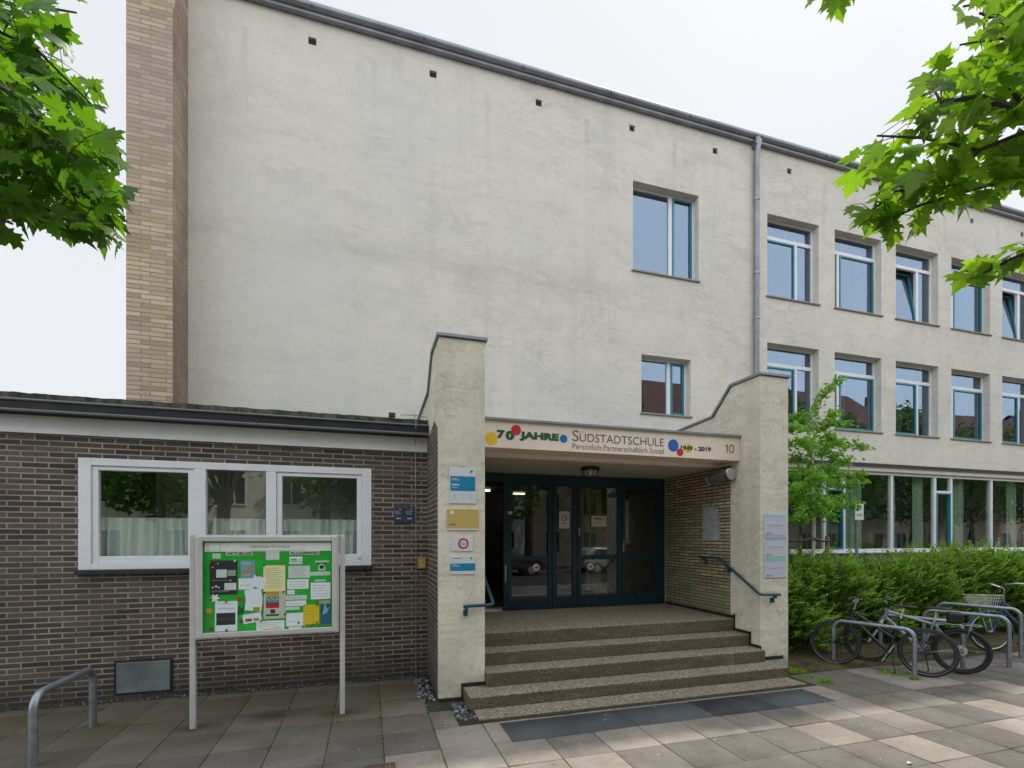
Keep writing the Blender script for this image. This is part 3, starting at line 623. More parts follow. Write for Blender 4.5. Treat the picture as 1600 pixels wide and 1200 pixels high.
# interior floors, so that the windows look into rooms
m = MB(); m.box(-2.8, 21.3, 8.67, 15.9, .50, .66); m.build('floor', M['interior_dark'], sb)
m = MB(); m.box(-2.8, 21.3, 8.67, 15.9, 3.80, 4.0); m.box(-2.8, 21.3, 8.67, 15.9, 6.6, 6.75); m.box(-2.8, 21.3, 8.67, 15.9, 9.5, 9.65); m.build('ceiling', M['interior'], sb)
m = MB(); m.box(7.3, 7.5, 8.67, 15.9, .66, 9.5); m.box(-2.8, 21.3, 13.2, 13.3, .66, 9.5)
for x in (11.7, 15.5): m.box(x, x+.12, 8.67, 13.2, 4.0, 9.5)
m.build('room_wall', M['interior'], sb)
def upwin(x0, x1, z0, z1, kind, row, idx):
    """window recessed in the wall: white frame, transom light, one teal sash, one fixed pane"""
    yb = YG
    m = frame_rect(MB(), x0+.002, x1-.002, z0+.002, z1-.002, yb, yb+.07, .045)
    w = tag(m.build('window', M['white'], sb, bevel=.004), None)
    zt = z1-.40 if kind in 'AB' else None; x1w = x1; sash = None
    m = MB()
    if zt: m.box(x0+.047, x1-.047, yb+.003, yb+.067, zt-.04, zt+.04)
    zT = zt-.04 if zt else z1-.045
    if kind == 'A': xm = x0+.90; m.box(xm, xm+.075, yb+.004, yb+.066, z0+.047, zT); sash = (x0+.045, xm); fix = (xm+.075, x1-.045)
    elif kind == 'B': xm = x0+.25; m.box(xm, xm+.07, yb+.004, yb+.066, z0+.047, zT); sash = (xm+.07, x1-.045); fix = (x0+.045, xm)
    else: xm = x0+(x1-x0)*.60; m.box(xm, xm+.085, yb+.004, yb+.066, z0+.047, zT); sash = (xm+.085, x1-.045); fix = (x0+.045, xm)
    m.build('mullion', M['white'], w, bevel=.003)
    g_ = MB()
    if zt: g_.box(x0+.047, x1-.047, yb+.03, yb+.036, zt+.041, z1-.047)
    g_.box(fix[0]+.002, fix[1]-.002, yb+.03, yb+.036, z0+.048, zT-.002); g_.build('pane', M['glass_up'], w)
    a, b_ = sash; s = MB(); frame_rect(s, 0.004, b_-a-.004, 0.003, zT-z0-.05, -.008, .05, .038); p = MB(); p.box(.04, b_-a-.04, .018, .024, .04, zT-z0-.09)
    tilt = R(7) if (row == 3 and idx in (2, 4)) else 0; Rt = Matrix.Rotation(-tilt, 4, 'X')
    for mb_, nm, mt_ in ((s, 'sash', M['teal']), (p, 'pane', M['glass_up'])):
        mb_.v = [tuple((Rt @ Vector(v))+Vector((a, yb, z0+.047))) for v in mb_.v]
    so = s.build('sash', M['teal'], w); p.build('pane', M['glass_up'], w)
    sl_ = MB(); sl_.box(x0-.03, x1+.03, YF-.035, YG+.0, z0-.028, z0+.0015); sl_.build('sill', col('sill_stone', (.30, .27, .22), .8), w, bevel=.004)
    if kind != 'C':
        rr = random.Random(int(x0*10)+row)
        curtain(x1-.34, x1-.05, z0, z1-.02, yb+.22, M['curtain_grey'], w, n=4, seed=int(x0*7))
        if row == 2 and rr.random() < .7: curtain(x0+.6, x0+.85, z0, z1, yb+.3, M['curtain'], w, n=3, seed=int(x0*3))
for k, r_ in enumerate(rows): upwin(*r_, k//2)
upwin(4.952, 6.46, 7.21, 8.95, 'C', 3, 9); upwin(5.14, 6.269, 4.44, 5.585, 'C', 2, 9)
# blinds behind the stair windows
# ground floor ribbon of windows
def gwin(x0):
    yb = YF+.06; z0, z1 = 1.64, 3.53; X = [x0, x0+.035, x0+1.41, x0+1.485, x0+1.98, x0+2.055, x0+3.475, x0+3.51]
    m = MB(); m.box(X[0], X[-1], yb, yb+.08, z0, z0+.085); m.box(X[0], X[-1], yb, yb+.08, z1-.07, z1)
    for a, b_ in ((0, 1), (2, 3), (4, 5), (6, 7)): m.box(X[a], X[b_]-.0, yb+.001, yb+.079, z0+.085, z1-.07)
    w = m.build('window', M['white'], sb, bevel=.004)
    m = MB()
    for a, b_ in ((1, 2), (5, 6)): m.box(X[a], X[b_], yb+.035, yb+.041, z0+.087, z1-.072)
    m.box(X[3], X[4], yb+.035, yb+.041, 3.14, z1-.072); m.box(X[3]+.03, X[4]-.03, yb+.035, yb+.041, z0+.12, 3.05); m.build('pane', M['glass'], w)
    m = MB(); m.box(X[3], X[4], yb+.002, yb+.078, 3.085, 3.14); m.build('transom', M['white'], w)
    m = frame_rect(MB(), X[3]+.002, X[4]-.002, z0+.088, 3.083, yb-.012, yb+.05, .035); m.build('sash', M['teal'], w)
    sl_ = MB(); sl_.box(X[0], X[-1], YF-.04, yb-.001, z0-.03, z0-.002); sl_.build('sill', M['zinc'], w)
    return w
for k in range(3):
    w = gwin(8.42+3.51*k)
    curtain(8.42+3.51*k+2.25, 8.42+3.51*k+2.75, 1.66, 3.5, 8.60, M['curtain'], w, n=6, amp=.04, seed=k)
    if k: curtain(8.42+3.51*k+.1, 8.42+3.51*k+.36, 1.66, 3.5, 8.60, M['curtain'], w, n=4, amp=.04, seed=k+9)
    if k: curtain(8.42+3.51*k+.98, 8.42+3.51*k+1.3, 1.66, 3.5, 8.60, M['curtain'], w, n=4, amp=.04, seed=k+19)
m = MB(); m.box(6.172, 21.5, YF-.05, YF+.0, 3.665, 3.70); m.box(6.172, 21.5, YF-.052, YF-.047, 3.64, 3.70); m.build('drip_edge', M['zinc_dark'], sb)
m = MB(); m.box(6.172, 21.5, YF-.03, YF+.0, 0, 1.60); m.build('plinth', M['brick_grey'], sb)
# the glazed entrance
YD = 8.27
dr = MB(); dr.box(1.46, 5.608, YD, YD+.07, 2.975, 3.128)         # head
dr.box(5.46, 5.608, YD+.001, YD+.069, .692, 2.975); dr.box(2.31, 2.385, YD+.001, YD+.069, .692, 2.975)
dr.box(1.46, 1.54, YD+.001, YD+.069, .692, 2.975)
ent = dr.build('entrance_glazing', M['petrol'], sb, bevel=.004)
def leaf(x0, x1, name, mids, stl=.075, y=YD+.005):
    m = MB(); m.box(x0, x0+stl, y, y+.055, .70, 2.972); m.box(x1-stl, x1, y, y+.055, .70, 2.972)
    m.box(x0+stl, x1-stl, y+.001, y+.054, .70, .905); m.box(x0+stl, x1-stl, y+.001, y+.054, 2.93, 2.972)
    for z0, z1 in mids: m.box(x0+stl, x1-stl, y+.001, y+.054, z0, z1)
    o = m.build(name, M['petrol'], ent, bevel=.004); zs = [.905]+[z for a in mids for z in a]+[2.93]
    gm = MB()
    for k in range(0, len(zs), 2): gm.box(x0+stl, x1-stl, y+.026, y+.032, zs[k], zs[k+1])
    gm.build('pane', M['glass_door'], o); return o
leaf(2.387, 3.235, 'door_leaf', [(1.575, 1.66)]); nar = leaf(3.245, 3.735, 'side_light', [], .09)
m = MB(); cx, cz = 3.49, 2.70
for s in (-1, 1): m.tube([(cx-.155, YD+.085, cz-s*.12), (cx+.155, YD+.085, cz+s*.12)], .018, 6)
m.tube([(cx-.155, YD+.085, 1.0), (cx, YD+.085, 1.25), (cx+.155, YD+.085, 1.0)], .018, 6); m.tube([(cx-.155, YD+.085, 1.95), (cx+.155, YD+.085, 1.65)], .018, 6); m.tube([(cx+.155, YD+.085, 1.95), (cx-.155, YD+.085, 1.65)], .018, 6)
m.build('lattice', M['petrol'], nar)
leaf(3.745, 4.655, 'door_leaf', [(1.575, 1.66)]); leaf(4.665, 5.458, 'door_leaf', [(1.575, 1.66)])
def handle(x):
    m = MB(); m.box(x-.018, x+.018, YD-.006, YD+.004, 1.72, 1.94); m.tube([(x, YD-.005, 1.90), (x, YD-.06, 1.90), (x+.12, YD-.06, 1.90)], .011, 8); return m.build('handle', M['galv'], ent, smooth=True)
handle(4.70)
m = MB(); m.box(3.76, 3.79, YD-.004, YD+.004, 2.03, 2.17); m.build('lock', M['galv'], ent)
m = MB(); m.box(2.33, 2.36, YD-.02, YD-.001, 1.2, 1.5); m.build('lock', M['galv'], ent)
# hall behind the glass
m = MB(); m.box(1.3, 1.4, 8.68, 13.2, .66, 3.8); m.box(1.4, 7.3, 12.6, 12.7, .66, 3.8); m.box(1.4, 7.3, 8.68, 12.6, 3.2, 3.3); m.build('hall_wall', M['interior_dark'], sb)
t = NT('lit_tube'); em = t.n('ShaderNodeEmission'); em.inputs[0].default_value = (1, .93, .72, 1); em.inputs[1].default_value = 2.2; t.l(em.outputs[0], t.out.inputs[0]); M['tube'] = t.m
for a, b_ in ((2.6, 11.6), (3.7, 12.2)): MB().box(a, a+.30, b_, b_+.10, 3.13, 3.17).build('ceiling_tube', M['tube'], sb)
m = MB(); m.box(5.0, 5.1, 8.9, 10.2, .66, 3.2); m.box(4.35, 5.0, 10.3, 10.4, .66, 3.2); m.build('hall_partition', M['interior_ochre'], sb)
curtain(4.15, 4.5, .95, 2.95, 8.8, col('hall_curtain', (.42, .40, .20), .9), sb, 'hall_curtain', 3)
m = MB(); m.box(4.74, 4.98, 8.55, 8.57, 1.85, 2.72); m.build('hall_window', col('pale_panel', (.55, .60, .60), .7), sb)
m = MB(); m.box(4.72, 5.0, 8.5, 8.85, .68, 1.8); m.build('cupboard', col('hall_maroon', (.06, .012, .015), .7), sb)
# notices on the door
def notice(name, label, cat, x0, x1, z0, z1, mat, y, th=.003, rot=0, group=None):
    cx, cz = (x0+x1)/2, (z0+z1)/2; m = MB(); m.box(x0-cx, x1-cx, 0, th, z0-cz, z1-cz)
    c_, s_ = math.cos(rot), math.sin(rot); m.v = [(cx+v[0]*c_-v[2]*s_, y+v[1], cz+v[0]*s_+v[2]*c_) for v in m.v]
    return tag(m.build(name, mat), label, cat, group)
def lines(par, x0, x1, zs, y, mat, h=.004, name='print', rag=.3, seed=0, rot=0, c=None):
    r = random.Random(seed); m = MB()
    for z in zs:
        e = x1-(x1-x0)*r.random()*rag; x = x0
        while x < e-.004:
            w = r.uniform(.008, .03)*min(1.5, (x1-x0)/.12); m.box(x, min(x+w, e), y-.0008, y, z, z+h); x += w+.005
    if c is not None and rot:
        m.v = [(c[0]+(v[0]-c[0])*math.cos(rot)-(v[2]-c[1])*math.sin(rot), v[1], c[1]+(v[0]-c[0])*math.sin(rot)+(v[2]-c[1])*math.cos(rot)) for v in m.v]
    if m.v: m.build(name, mat, par)
yn = YD+.002
n1 = notice('smoking_notice', 'white notice with a red no smoking ring on the narrow door light', 'notice', 3.372, 3.578, 2.16, 2.47, PAPER, yn-.006)
m = MB(); m.ring(.044, .058, (3.475, yn-.0085, 2.35)); m.prism([(3.44, 2.375), (3.45, 2.385), (3.51, 2.325), (3.50, 2.315)], 'y', yn-.0085, yn-.007); m.build('ring', RED, n1)
lines(n1, 3.40, 3.55, [2.25, 2.235, 2.19], yn-.0065, INK)
n2 = notice('paper_notice', 'cream landscape paper taped inside the second glass door', 'notice', 4.03, 4.345, 2.19, 2.40, col('cream_paper', (.62, .50, .36), .8), yn+.01, rot=-.02)
lines(n2, 4.08, 4.30, [2.345, 2.335], yn+.009, INK, .012)
for x, lab in ((2.925, 'round red ringed dog ban sticker on the left glass door'), (4.005, 'round red ringed dog ban sticker on the middle glass door')):
    z = 1.447; m = MB(); disc(m, x, yn, z, .070, .003); s = tag(m.build('door_sticker', PAPER), lab, 'sticker', 'dog ban stickers on the doors')
    m = MB(); m.ring(.060, .074, (x, yn-.003, z)); m.build('ring', col('faded_red', sr(190, 90, 100)), s)
    m = MB(); yy = yn-.0015
    m.prism([(x-.035, z-.012), (x-.02, z+.012), (x+.012, z+.010), (x+.03, z+.034), (x+.046, z+.026), (x+.03, z+.004), (x+.022, z-.04), (x+.012, z-.04), (x+.005, z-.012), (x-.018, z-.014), (x-.028, z-.042), (x-.038, z-.04)], 'y', yy, yy+.001); m.build('dog', INK, s)
m = notice('door_label', 'small white label at the left edge of the first glass door', 'label', 2.392, 2.47, 2.405, 2.455, PAPER, YD-.001)
# old poster on the ochre wall: a torn sheet
xw = XR0-.0165
prof = [(7.155, 1.94), (7.16, 2.50), (7.12, 2.57), (7.07, 2.50), (7.02, 2.58), (6.96, 2.49), (6.90, 2.55), (6.85, 2.47), (6.79, 2.53), (6.76, 2.36), (6.735, 2.2), (6.75, 2.05), (6.725, 1.98), (6.80, 1.945), (6.9, 1.955)]
m = MB(); m.prism(prof, 'x', xw, xw+.003); tag(m.build('torn_poster', plain('weathered_paper', (.34, .36, .37), .85, var=.3, scale=14)), 'torn pale poster remnant stuck to the ochre brick wall', 'poster')
# ================================================================== SIGNS ON THE PIERS
def plate(name, label, x0, x1, z0, z1, mat, Y=YP, th=.014, cat='sign'):
    m = MB(); m.box(x0, x1, Y-th, Y-.001, z0, z1); return tag(m.build(name, mat, bevel=.004), label, cat), Y-th
def band(par, x0, x1, z0, z1, y, mat, name='panel'): m = MB(); m.box(x0, x1, y-.0015, y+.0005, z0, z1); return m.build(name, mat, par)
CY = col('cyan_print', sr(20, 125, 165), .4); WP = col('sign_white', (.62, .63, .66), .4)
def logo(par, x, z, y, s=.03):
    m = MB(); m.prism([(x, z-s), (x+.3*s, z-.2*s), (x+s, z+.3*s), (x+.7*s, z+s), (x+.1*s, z+.6*s), (x-.2*s, z)], 'y', y-.0015, y-.0002); m.build('emblem', col('emblem_green', sr(30, 130, 90)), par)
s, y = plate('information_sign', 'tall white sign with a cyan panel, topmost on the left pier', .955, 1.285, 2.41, 2.85, WP)
band(s, .965, 1.275, 2.565, 2.745, y, CY); logo(s, 1.215, 2.80, y); WH = col('print_white', (.7, .7, .72), .5)
lines(s, .985, 1.13, [2.71, 2.695, 2.64, 2.628, 2.60], y-.0016, WH, .006, rag=.6); lines(s, .99, 1.09, [2.645], y-.0016, WH, .006)
for x in (1.0, 1.10, 1.20): lines(s, x, x+.045, [2.52, 2.505, 2.49, 2.475], y, col('print_grey', (.35, .35, .37)), .005, rag=.1)
s, y = plate('yellow_sign', 'mustard yellow rectangular sign on the left pier below the tall one', .925, 1.318, 2.083, 2.342, col('sign_yellow', (.52, .37, .10), .5))
band(s, .93, 1.313, 2.084, 2.102, y, WP); m = MB(); disc(m, .985, y-.0015, 2.30, .024, .002); m.build('emblem', WH, s); lines(s, .955, 1.06, [2.148], y, INK, .012)
s, y = plate('round_logo_sign', 'small white sign with a red ring on the left pier', .985, 1.25, 1.825, 2.01, WP)
m = MB(); m.ring(.045, .066, (1.125, y-.0016, 1.918)); m.build('ring', RED, s); lines(s, 1.095, 1.155, [1.925, 1.912, 1.90], y, INK, .006, rag=.1)
s, y = plate('information_sign', 'white sign with a cyan lower panel, lowest on the left pier', .955, 1.28, 1.54, 1.767, WP)
band(s, .962, 1.275, 1.585, 1.675, y, CY); logo(s, 1.215, 1.73, y, .024); lines(s, 1.0, 1.14, [1.735], y, INK, .008); lines(s, .985, 1.12, [1.655, 1.64], y-.0016, WH, .006, rag=.5)
mint = col('mint_print', sr(140, 190, 165), .5); pink = col('pink_print', sr(180, 130, 155), .5); PW = col('plate_white', (.50, .53, .60), .45)
for z0, z1, lab, hc in ((2.02, 2.348, 'white practice plate with pale blue head, top one of three on the right pier', col('pale_blue_print', sr(160, 190, 205))), (1.70, 2.015, 'white practice plate with grey green head, middle one of three on the right pier', col('grey_green_print', sr(150, 170, 168))), (1.382, 1.695, 'white practice plate with mint green head, lowest one of three on the right pier', mint)):
    s, y = plate('practice_plate', lab, 5.70, 6.115, z0, z1, PW); h = z1-z0
    band(s, 5.71, 6.105, z1-.06, z1-.008, y, hc); lines(s, 5.78, 6.07, [z0+h*.45], y, pink, .012, rag=.1); lines(s, 5.75, 5.775, [z0+h*.45+k*.014 for k in range(6)], y, mint, .008, rag=.1); lines(s, 5.80, 5.98, [z0+h*.36], y, col('print_grey', (.35, .35, .37)), .006)
    m = MB(); m.prism([(5.745, z0+.035), (5.765, z0+.055), (5.785, z0+.035), (5.765, z0+.015)], 'y', y-.0015, y-.0002); m.build('emblem', col('magenta_print', sr(165, 50, 90)), s); lines(s, 5.80, 5.87, [z0+.03], y, INK, .009)
# ================================================================== SINGLE STOREY WING
wg = thing('brick_wing', 'single storey dark brown clinker wing with white fascia left of the entrance', 'building', (-3, 7.08, 0))
YW = 7.08
wall_grid(MB(), -14, XL0+.0, 0, 3.235, YW, .3, [(-3.345, .05, 1.60, 2.96)]).build('wall', M['brick_dark'], wg)
m = MB(); m.box(-14, -13.7, 7.38, 14, 0, 3.2); m.box(-13.7, -3.14, 13.7, 14, 0, 3.2); m.box(-3.2, -3.14, 8.7, 13.7, 0, 3.2); m.build('rear_wall', M['brick_dark'], wg)
m = MB(); m.box(-14, XL0-.008, 7.035, 7.075, 3.222, 3.43); m.build('fascia', M['white_dirty'], wg)
m = MB(); m.box(-14.1, XL0-.008, 6.90, 7.40, 3.425, 3.45); m.build('soffit_board', M['zinc_dark'], wg)
prof = [(6.83, 3.44), (6.90, 3.405), (6.97, 3.44), (6.99, 3.545), (6.982, 3.55), (6.96, 3.45), (6.90, 3.42), (6.845, 3.45), (6.822, 3.55), (6.80, 3.555), (6.80, 3.54), (6.815, 3.54)]
m = MB(); m.prism(prof, 'x', -14.1, XL0-.01); m.build('gutter', M['zinc_dark'], wg)
m = MB(); m.tube([(-14.1, 6.808, 3.555), (XL0-.01, 6.808, 3.555)], .014, 8); m.tube([(-14.1, 6.84, 3.44), (XL0-.01, 6.84, 3.44)], .020, 8); m.build('gutter_bead', col('grey_bead', (.13, .135, .14), .5), wg, smooth=True)
t = NT('mossy_roof_felt'); c = t.ramp(t.noise(5, 7, .7, t.mapped((1.2, 1, .5))), [(.35, (.028, .03, .028)), (.5, (.075, .075, .05)), (.62, (.13, .125, .10)), (.72, (.07, .08, .03))]); t.bsdf(c, .95, 0, .2, t.noise(25, 5), .7, .02); M['felt'] = t.m
vs = []; n = 300
for i in range(n+1):
    x = -14.1+(XL0+14.09)*i/n; h = 3.668+.003*math.sin(i*.9)+random.uniform(-.003, .005)
    vs += [(x, 6.96, 3.50), (x, 6.965, h), (x, 7.15, h+.02), (x, 14.0 if x < -3.14 else 8.348, h+.02 if x > -3.1 else 3.70)]
MB().add(vs, [(4*i+k, 4*i+4+k, 4*i+5+k, 4*i+1+k) for i in range(n) for k in range(3)]).build('roof', M['felt'], wg)
# lightning wire on the wing
m = MB(); m.tube([(.60, 6.78, 3.70), (.635, 6.78, 3.63), (.64, 6.80, 3.50), (.655, 7.05, 3.30), (.665, 7.065, 2.2), (.665, 7.068, 0)], .005, 6); m.tube([(.45, 7.0, 3.73), (.62, 6.9, 3.71), (.8, 7.0, 3.72)], .006, 6)
for z in (2.95, 1.66, 1.4): m.box(.65, .68, 7.055, 7.078, z, z+.02)
m.build('lightning_wire', M['galv'], wg)
m = MB(); m.box(.28, .37, 6.93, 7.0, 3.68, 3.735); m.build('roof_clamp', M['dark_metal'], wg)
# its window
x0, x1, z0, z1 = -3.345, .05, 1.60, 2.96; yw = YW-.012
m = MB(); frame_rect(m, x0, x1, z0, z1, yw, yw+.10, .13, .075, .09)
X = [at(p, 800, YW).x for p in (303, 322, 416, 432)]
m.box(X[0], X[1], yw+.001, yw+.099, z0+.075, z1-.09); m.box(X[2], X[3], yw+.001, yw+.099, z0+.075, z1-.09)
w = m.build('window', M['white'], wg, bevel=.006)
xs_ = [(x0+.13, X[0]), (X[1], X[2]), (X[3], x1-.13)]; pm = MB()
for k, (a, b_) in enumerate(xs_):
    if k != 1:
        m = frame_rect(MB(), a+.002, b_-.002, z0+.077, z1-.092, yw+.02, yw+.085, .065, .085, .05); m.build('sash', M['white'], w, bevel=.005); pm.box(a+.067, b_-.067, yw+.05, yw+.056, z0+.16, z1-.14)
    else: pm.box(a, b_, yw+.05, yw+.056, z0+.075, z1-.09)
    curtain(a+.04, b_-.04, z0+.06, 2.235, yw+.15, M['cafe_curtain'], w, n=int((b_-a)*9), amp=.022, seed=k+40)
pm.build('pane', M['glass_low'], w)
m = MB(); m.box(x0+.01, x1-.01, yw+.145, yw+.155, 2.232, 2.242); m.build('curtain_rod', M['white'], w)
m = MB(); m.box(x0-.015, x1+.02, YW-.07, YW+.02, z0-.055, z0-.002); m.build('sill', M['zinc_dark'], w, bevel=.005)
m = MB(); m.box(x1-.19, x1-.14, yw+.0, yw+.018, z0+.10, z0+.135); m.build('catch', M['white'], w)
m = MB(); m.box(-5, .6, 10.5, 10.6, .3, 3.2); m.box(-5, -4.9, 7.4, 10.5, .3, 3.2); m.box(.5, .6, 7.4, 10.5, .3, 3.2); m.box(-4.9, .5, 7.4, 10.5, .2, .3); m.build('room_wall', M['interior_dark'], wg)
# cellar hatch
ha = MB(); ha.box(-2.985, -2.355, YW-.004, YW+.02, .05, .475); h_ = ha.build('cellar_hatch', M['darkgap'], wg)
m = MB(); m.box(-2.955, -2.385, YW-.018, YW-.0045, .075, .452); m.build('hatch_plate', plain('dull_zinc_plate', (.15, .18, .18), .5, .4, var=.4, scale=3), h_, bevel=.006)
# small plates on the wing wall
np_ = thing('house_number_plates', 'pair of dark blue utility plates with orange dots on the brown brick wall', 'sign', (.51, 7.06, 2.3))
for k, a in enumerate((.358, .512)):
    m = MB(); m.box(a, a+.145, YW-.012, YW-.001, 2.205, 2.435); q = m.build('plate', col('plate_navy', (.030, .055, .095), .4), np_, bevel=.01)
    y = YW-.012; lines(q, a+.015, a+.12, [2.36, 2.34, 2.325], y, col('print_grey', (.35, .35, .37)), .009, seed=k, rag=.5); lines(q, a+.035, a+.10, [2.255], y, WH, .018, rag=.1)
    m = MB(); disc(m, a+.085, y-.0015, 2.395, .012, .001, 12); m.build('dot', col('orange_print', sr(215, 125, 40)), q)
s, y = plate('yellow_box_sign', 'small yellow pictogram sign low on the brown brick wall by the pier', .690, .803, 1.545, 1.705, col('sign_amber', (.50, .28, .02), .5), YW, .03)
m = MB(); m.prism([(.72, 1.58), (.715, 1.67), (.74, 1.685), (.765, 1.66), (.75, 1.63), (.775, 1.60), (.78, 1.565), (.74, 1.57)], 'y', y-.0015, y); m.build('pictogram', col('pict_grey', (.4, .36, .3)), s)
# ================================================================== BRICK TOWER
tw = thing('brick_tower', 'tall tan brick pier rising at the left end of the cream building', 'tower', (-2.86, 7.75, 0))
m = MB(); m.box(-3.132, -2.587, 7.753, 9.4, 3.2, 12.2); m.build('shaft', M['brick_tower'], tw)
m = MB(); m.box(-3.16, -2.56, 7.72, 9.43, 12.2, 12.28); m.build('coping', M['zinc'], tw)
# ================================================================== NOTICE BOARD
nb = thing('notice_board', 'glazed aluminium notice case on two posts with green backing before the brick wing', 'notice board', (-1.02, 5.8, 0))
for x in (-1.752, -.275): MB().box(x-.027, x+.027, 5.775, 5.83, -.02, 2.025).build('post', M['alu'], nb, bevel=.006)
bx0, bx1, bz0, bz1 = -1.716, -.312, .93, 2.022
MB().box(bx0, bx1, 5.785, 5.80, bz0, bz1).build('back_panel', M['alu'], nb)
fr = frame_rect(MB(), bx0, bx1, bz0, bz1, 5.745, 5.7849, .022).build('case', M['alu'], nb, bevel=.006)
frame_rect(MB(), bx0+.014, bx1-.014, bz0+.014, bz1-.014, 5.727, 5.749, .055).build('door_frame', M['alu'], nb, bevel=.007)
MB().box(bx0+.05, bx1-.05, 5.770, 5.778, bz0+.05, bz1-.05).build('felt_panel', M['green_board'], nb)
MB().box(bx0+.06, bx1-.06, 5.738, 5.741, bz0+.06, bz1-.06).build('pane', M['glass_case'], nb)
YBd = 5.770
def zb(a, b): return at(280+a*.175, 820+b*.175, YBd)
p0, p1 = zb(228, 165), zb(1358, 232); hd = MB().box(p0.x, p1.x, 5.764, 5.769, p1.z, p0.z+.004).build('header', col('header_white', (.86, .85, .80), .5), nb)
q0, q1 = zb(632, 212), zb(985, 165); text('lettering', 'SÜDSTADTSCHULE', .06, (q0.x+.005, 5.762, q0.z+.008), LGR, hd, width=q1.x-q0.x, height=.028, bold=-.001)
lines(hd, zb(640, 0).x, zb(1150, 0).x, [p1.z+.006], 5.764, col('print_grey', (.35, .35, .37)), .005, rag=.05)
m = frame_rect(MB(), zb(258, 0).x, zb(370, 0).x, zb(0, 232).z+.002, zb(0, 172).z, 5.762, 5.7638, .003); m.build('emblem', col('print_grey', (.35, .35, .37)), hd)
for a in (370, 1228):
    p = zb(a, 1015 if a < 500 else 975); m = MB(); m.lathe([(.011, 0), (.013, .004), (.009, .014)], (p.x, 5.713, p.z+.004), 'y', 12); m.build('case_lock', M['dark_metal'], nb)
gpap = [0]
def paper(a0, b0, a1, b1, mat, label, rot=0, lay=0, ln=0, cat='paper notice', name='notice_sheet', ink=None, rag=.3, lz0=.12, lz1=.92):
    p = zb(a0, b0); q = zb(a1, b1); y = YBd-.003-.0022*lay
    o = notice(name, label, cat, min(p.x, q.x), max(p.x, q.x), min(p.z, q.z), max(p.z, q.z), mat, y, .0015, rot)
    if ln:
        x0, x1, z0, z1 = p.x, q.x, q.z, p.z; w, h = x1-x0, z1-z0
        lines(o, x0+.1*w, x1-.08*w, [z0+h*(lz0+(lz1-lz0)*(k+.3)/ln) for k in range(ln)], y, ink or col('print_grey', (.35, .35, .37)), min(.005, h/ln*.4), rag=rag, seed=int(a0), rot=rot, c=((x0+x1)/2, (z0+z1)/2))
    return o, y, p, q
PW2 = col('sheet_white', (.84, .86, .92), .8); PG = col('sheet_grey', (.64, .70, .64), .8); CRM = col('sheet_cream', (.86, .80, .42), .8); DK = col('poster_black', (.018, .022, .028), .6)
def blk(o, y, a0, b0, a1, b1, mat, name='print_block', d=1):
    p = zb(a0, b0); q = zb(a1, b1); MB().box(p.x, q.x, y-.0008*d, y+.0004, q.z, p.z).build(name, mat, o)
o, y, _, _ = paper(272, 318, 520, 620, DK, 'large black poster with white blocks at the upper left of the notice case')
blk(o, y, 332, 400, 425, 470, PG); blk(o, y, 432, 405, 505, 455, col('print_grey', (.35, .35, .37))); blk(o, y, 405, 520, 510, 580, PG); 
m = MB()
for a, b_, r_ in ((300, 560, .010), (330, 550, .013), (355, 560, .010), (458, 496, .009), (300, 380, .008), (345, 345, .007)): p = zb(a, b_); disc(m, p.x, y-.0009, p.z, r_*.9, .001, 10)
m.build('motif', PG, o); lines(o, zb(290, 0).x, zb(500, 0).x, [zb(0, 610).z, zb(0, 600).z, zb(0, 505).z], y-.0009, col('print_grey', (.35, .35, .37)), .004)
for a, b_, c_, d_, s_, lab in ((420, 232, 655, 272, 'AKTUELLES', 'wide grey heading strip left of centre under the white header'), (985, 232, 1250, 265, 'ALLGEMEINES', 'wide grey heading strip at the upper right under the white header')):
    o, y, p, q = paper(a, b_, c_, d_, PG, lab, name='heading_strip'); text('lettering', s_, .03, (p.x+.008, y-.001, q.z+.006), INK, o, width=q.x-p.x-.016, height=(p.z-q.z)*.6, depth=.001, bold=.001)
for a, b_, c_, d_, lab in ((985, 285, 1100, 325, 'small white class label below the right hand heading strip'), (978, 912, 1092, 942, 'small white class label at the bottom edge of the green board')):
    o, y, p, q = paper(a, b_, c_, d_, PW2, lab, name='class_label'); text('lettering', 'SEK. I', .03, (p.x+.012, y-.001, q.z+.009), INK, o, width=(q.x-p.x)*.75, height=.018 if b_ < 500 else .014, depth=.001, bold=.001)
paper(298, 258, 370, 300, PG, 'tiny grey label above the black poster', ln=1)
o, y, _, _ = paper(548, 318, 680, 480, col('sheet_skyblue', (.18, .36, .42), .8), 'light blue sheet with orange blocks right of the black poster', rot=.03)
blk(o, y, 568, 408, 615, 440, col('print_orange', sr(220, 120, 70))); blk(o, y, 632, 370, 662, 412, col('print_orange', sr(220, 120, 70))); lines(o, zb(565, 0).x, zb(660, 0).x, [zb(0, 345).z, zb(0, 360).z, zb(0, 460).z], y, PW2)
paper(775, 236, 895, 312, PG, 'small grey sheet at the top centre beneath the white header', ln=0)
paper(532, 480, 665, 575, PW2, 'white card left of the pale kite shaped card', ln=1, lay=1)
o = paper(650, 462, 770, 560, PW2, 'tilted white card overlapping the yellow list', rot=-.35, lay=2)
paper(590, 575, 740, 680, PW2, 'tilted white card in the middle of the card column', rot=.12, lay=1, ln=0)
o, y, _, _ = paper(590, 672, 740, 765, PW2, 'tilted white card with a yellow caption', rot=-.12, lay=2); blk(o, y, 662, 735, 722, 765, col('print_olive', (.35, .33, .04)))
o, y, _, _ = paper(570, 795, 735, 870, PW2, 'tilted white card with brown and yellow captions at the foot of the column', rot=.14, lay=2); blk(o, y, 592, 838, 650, 862, col('print_brown', (.22, .10, .08))); blk(o, y, 665, 832, 715, 855, col('print_olive', (.35, .33, .04)))
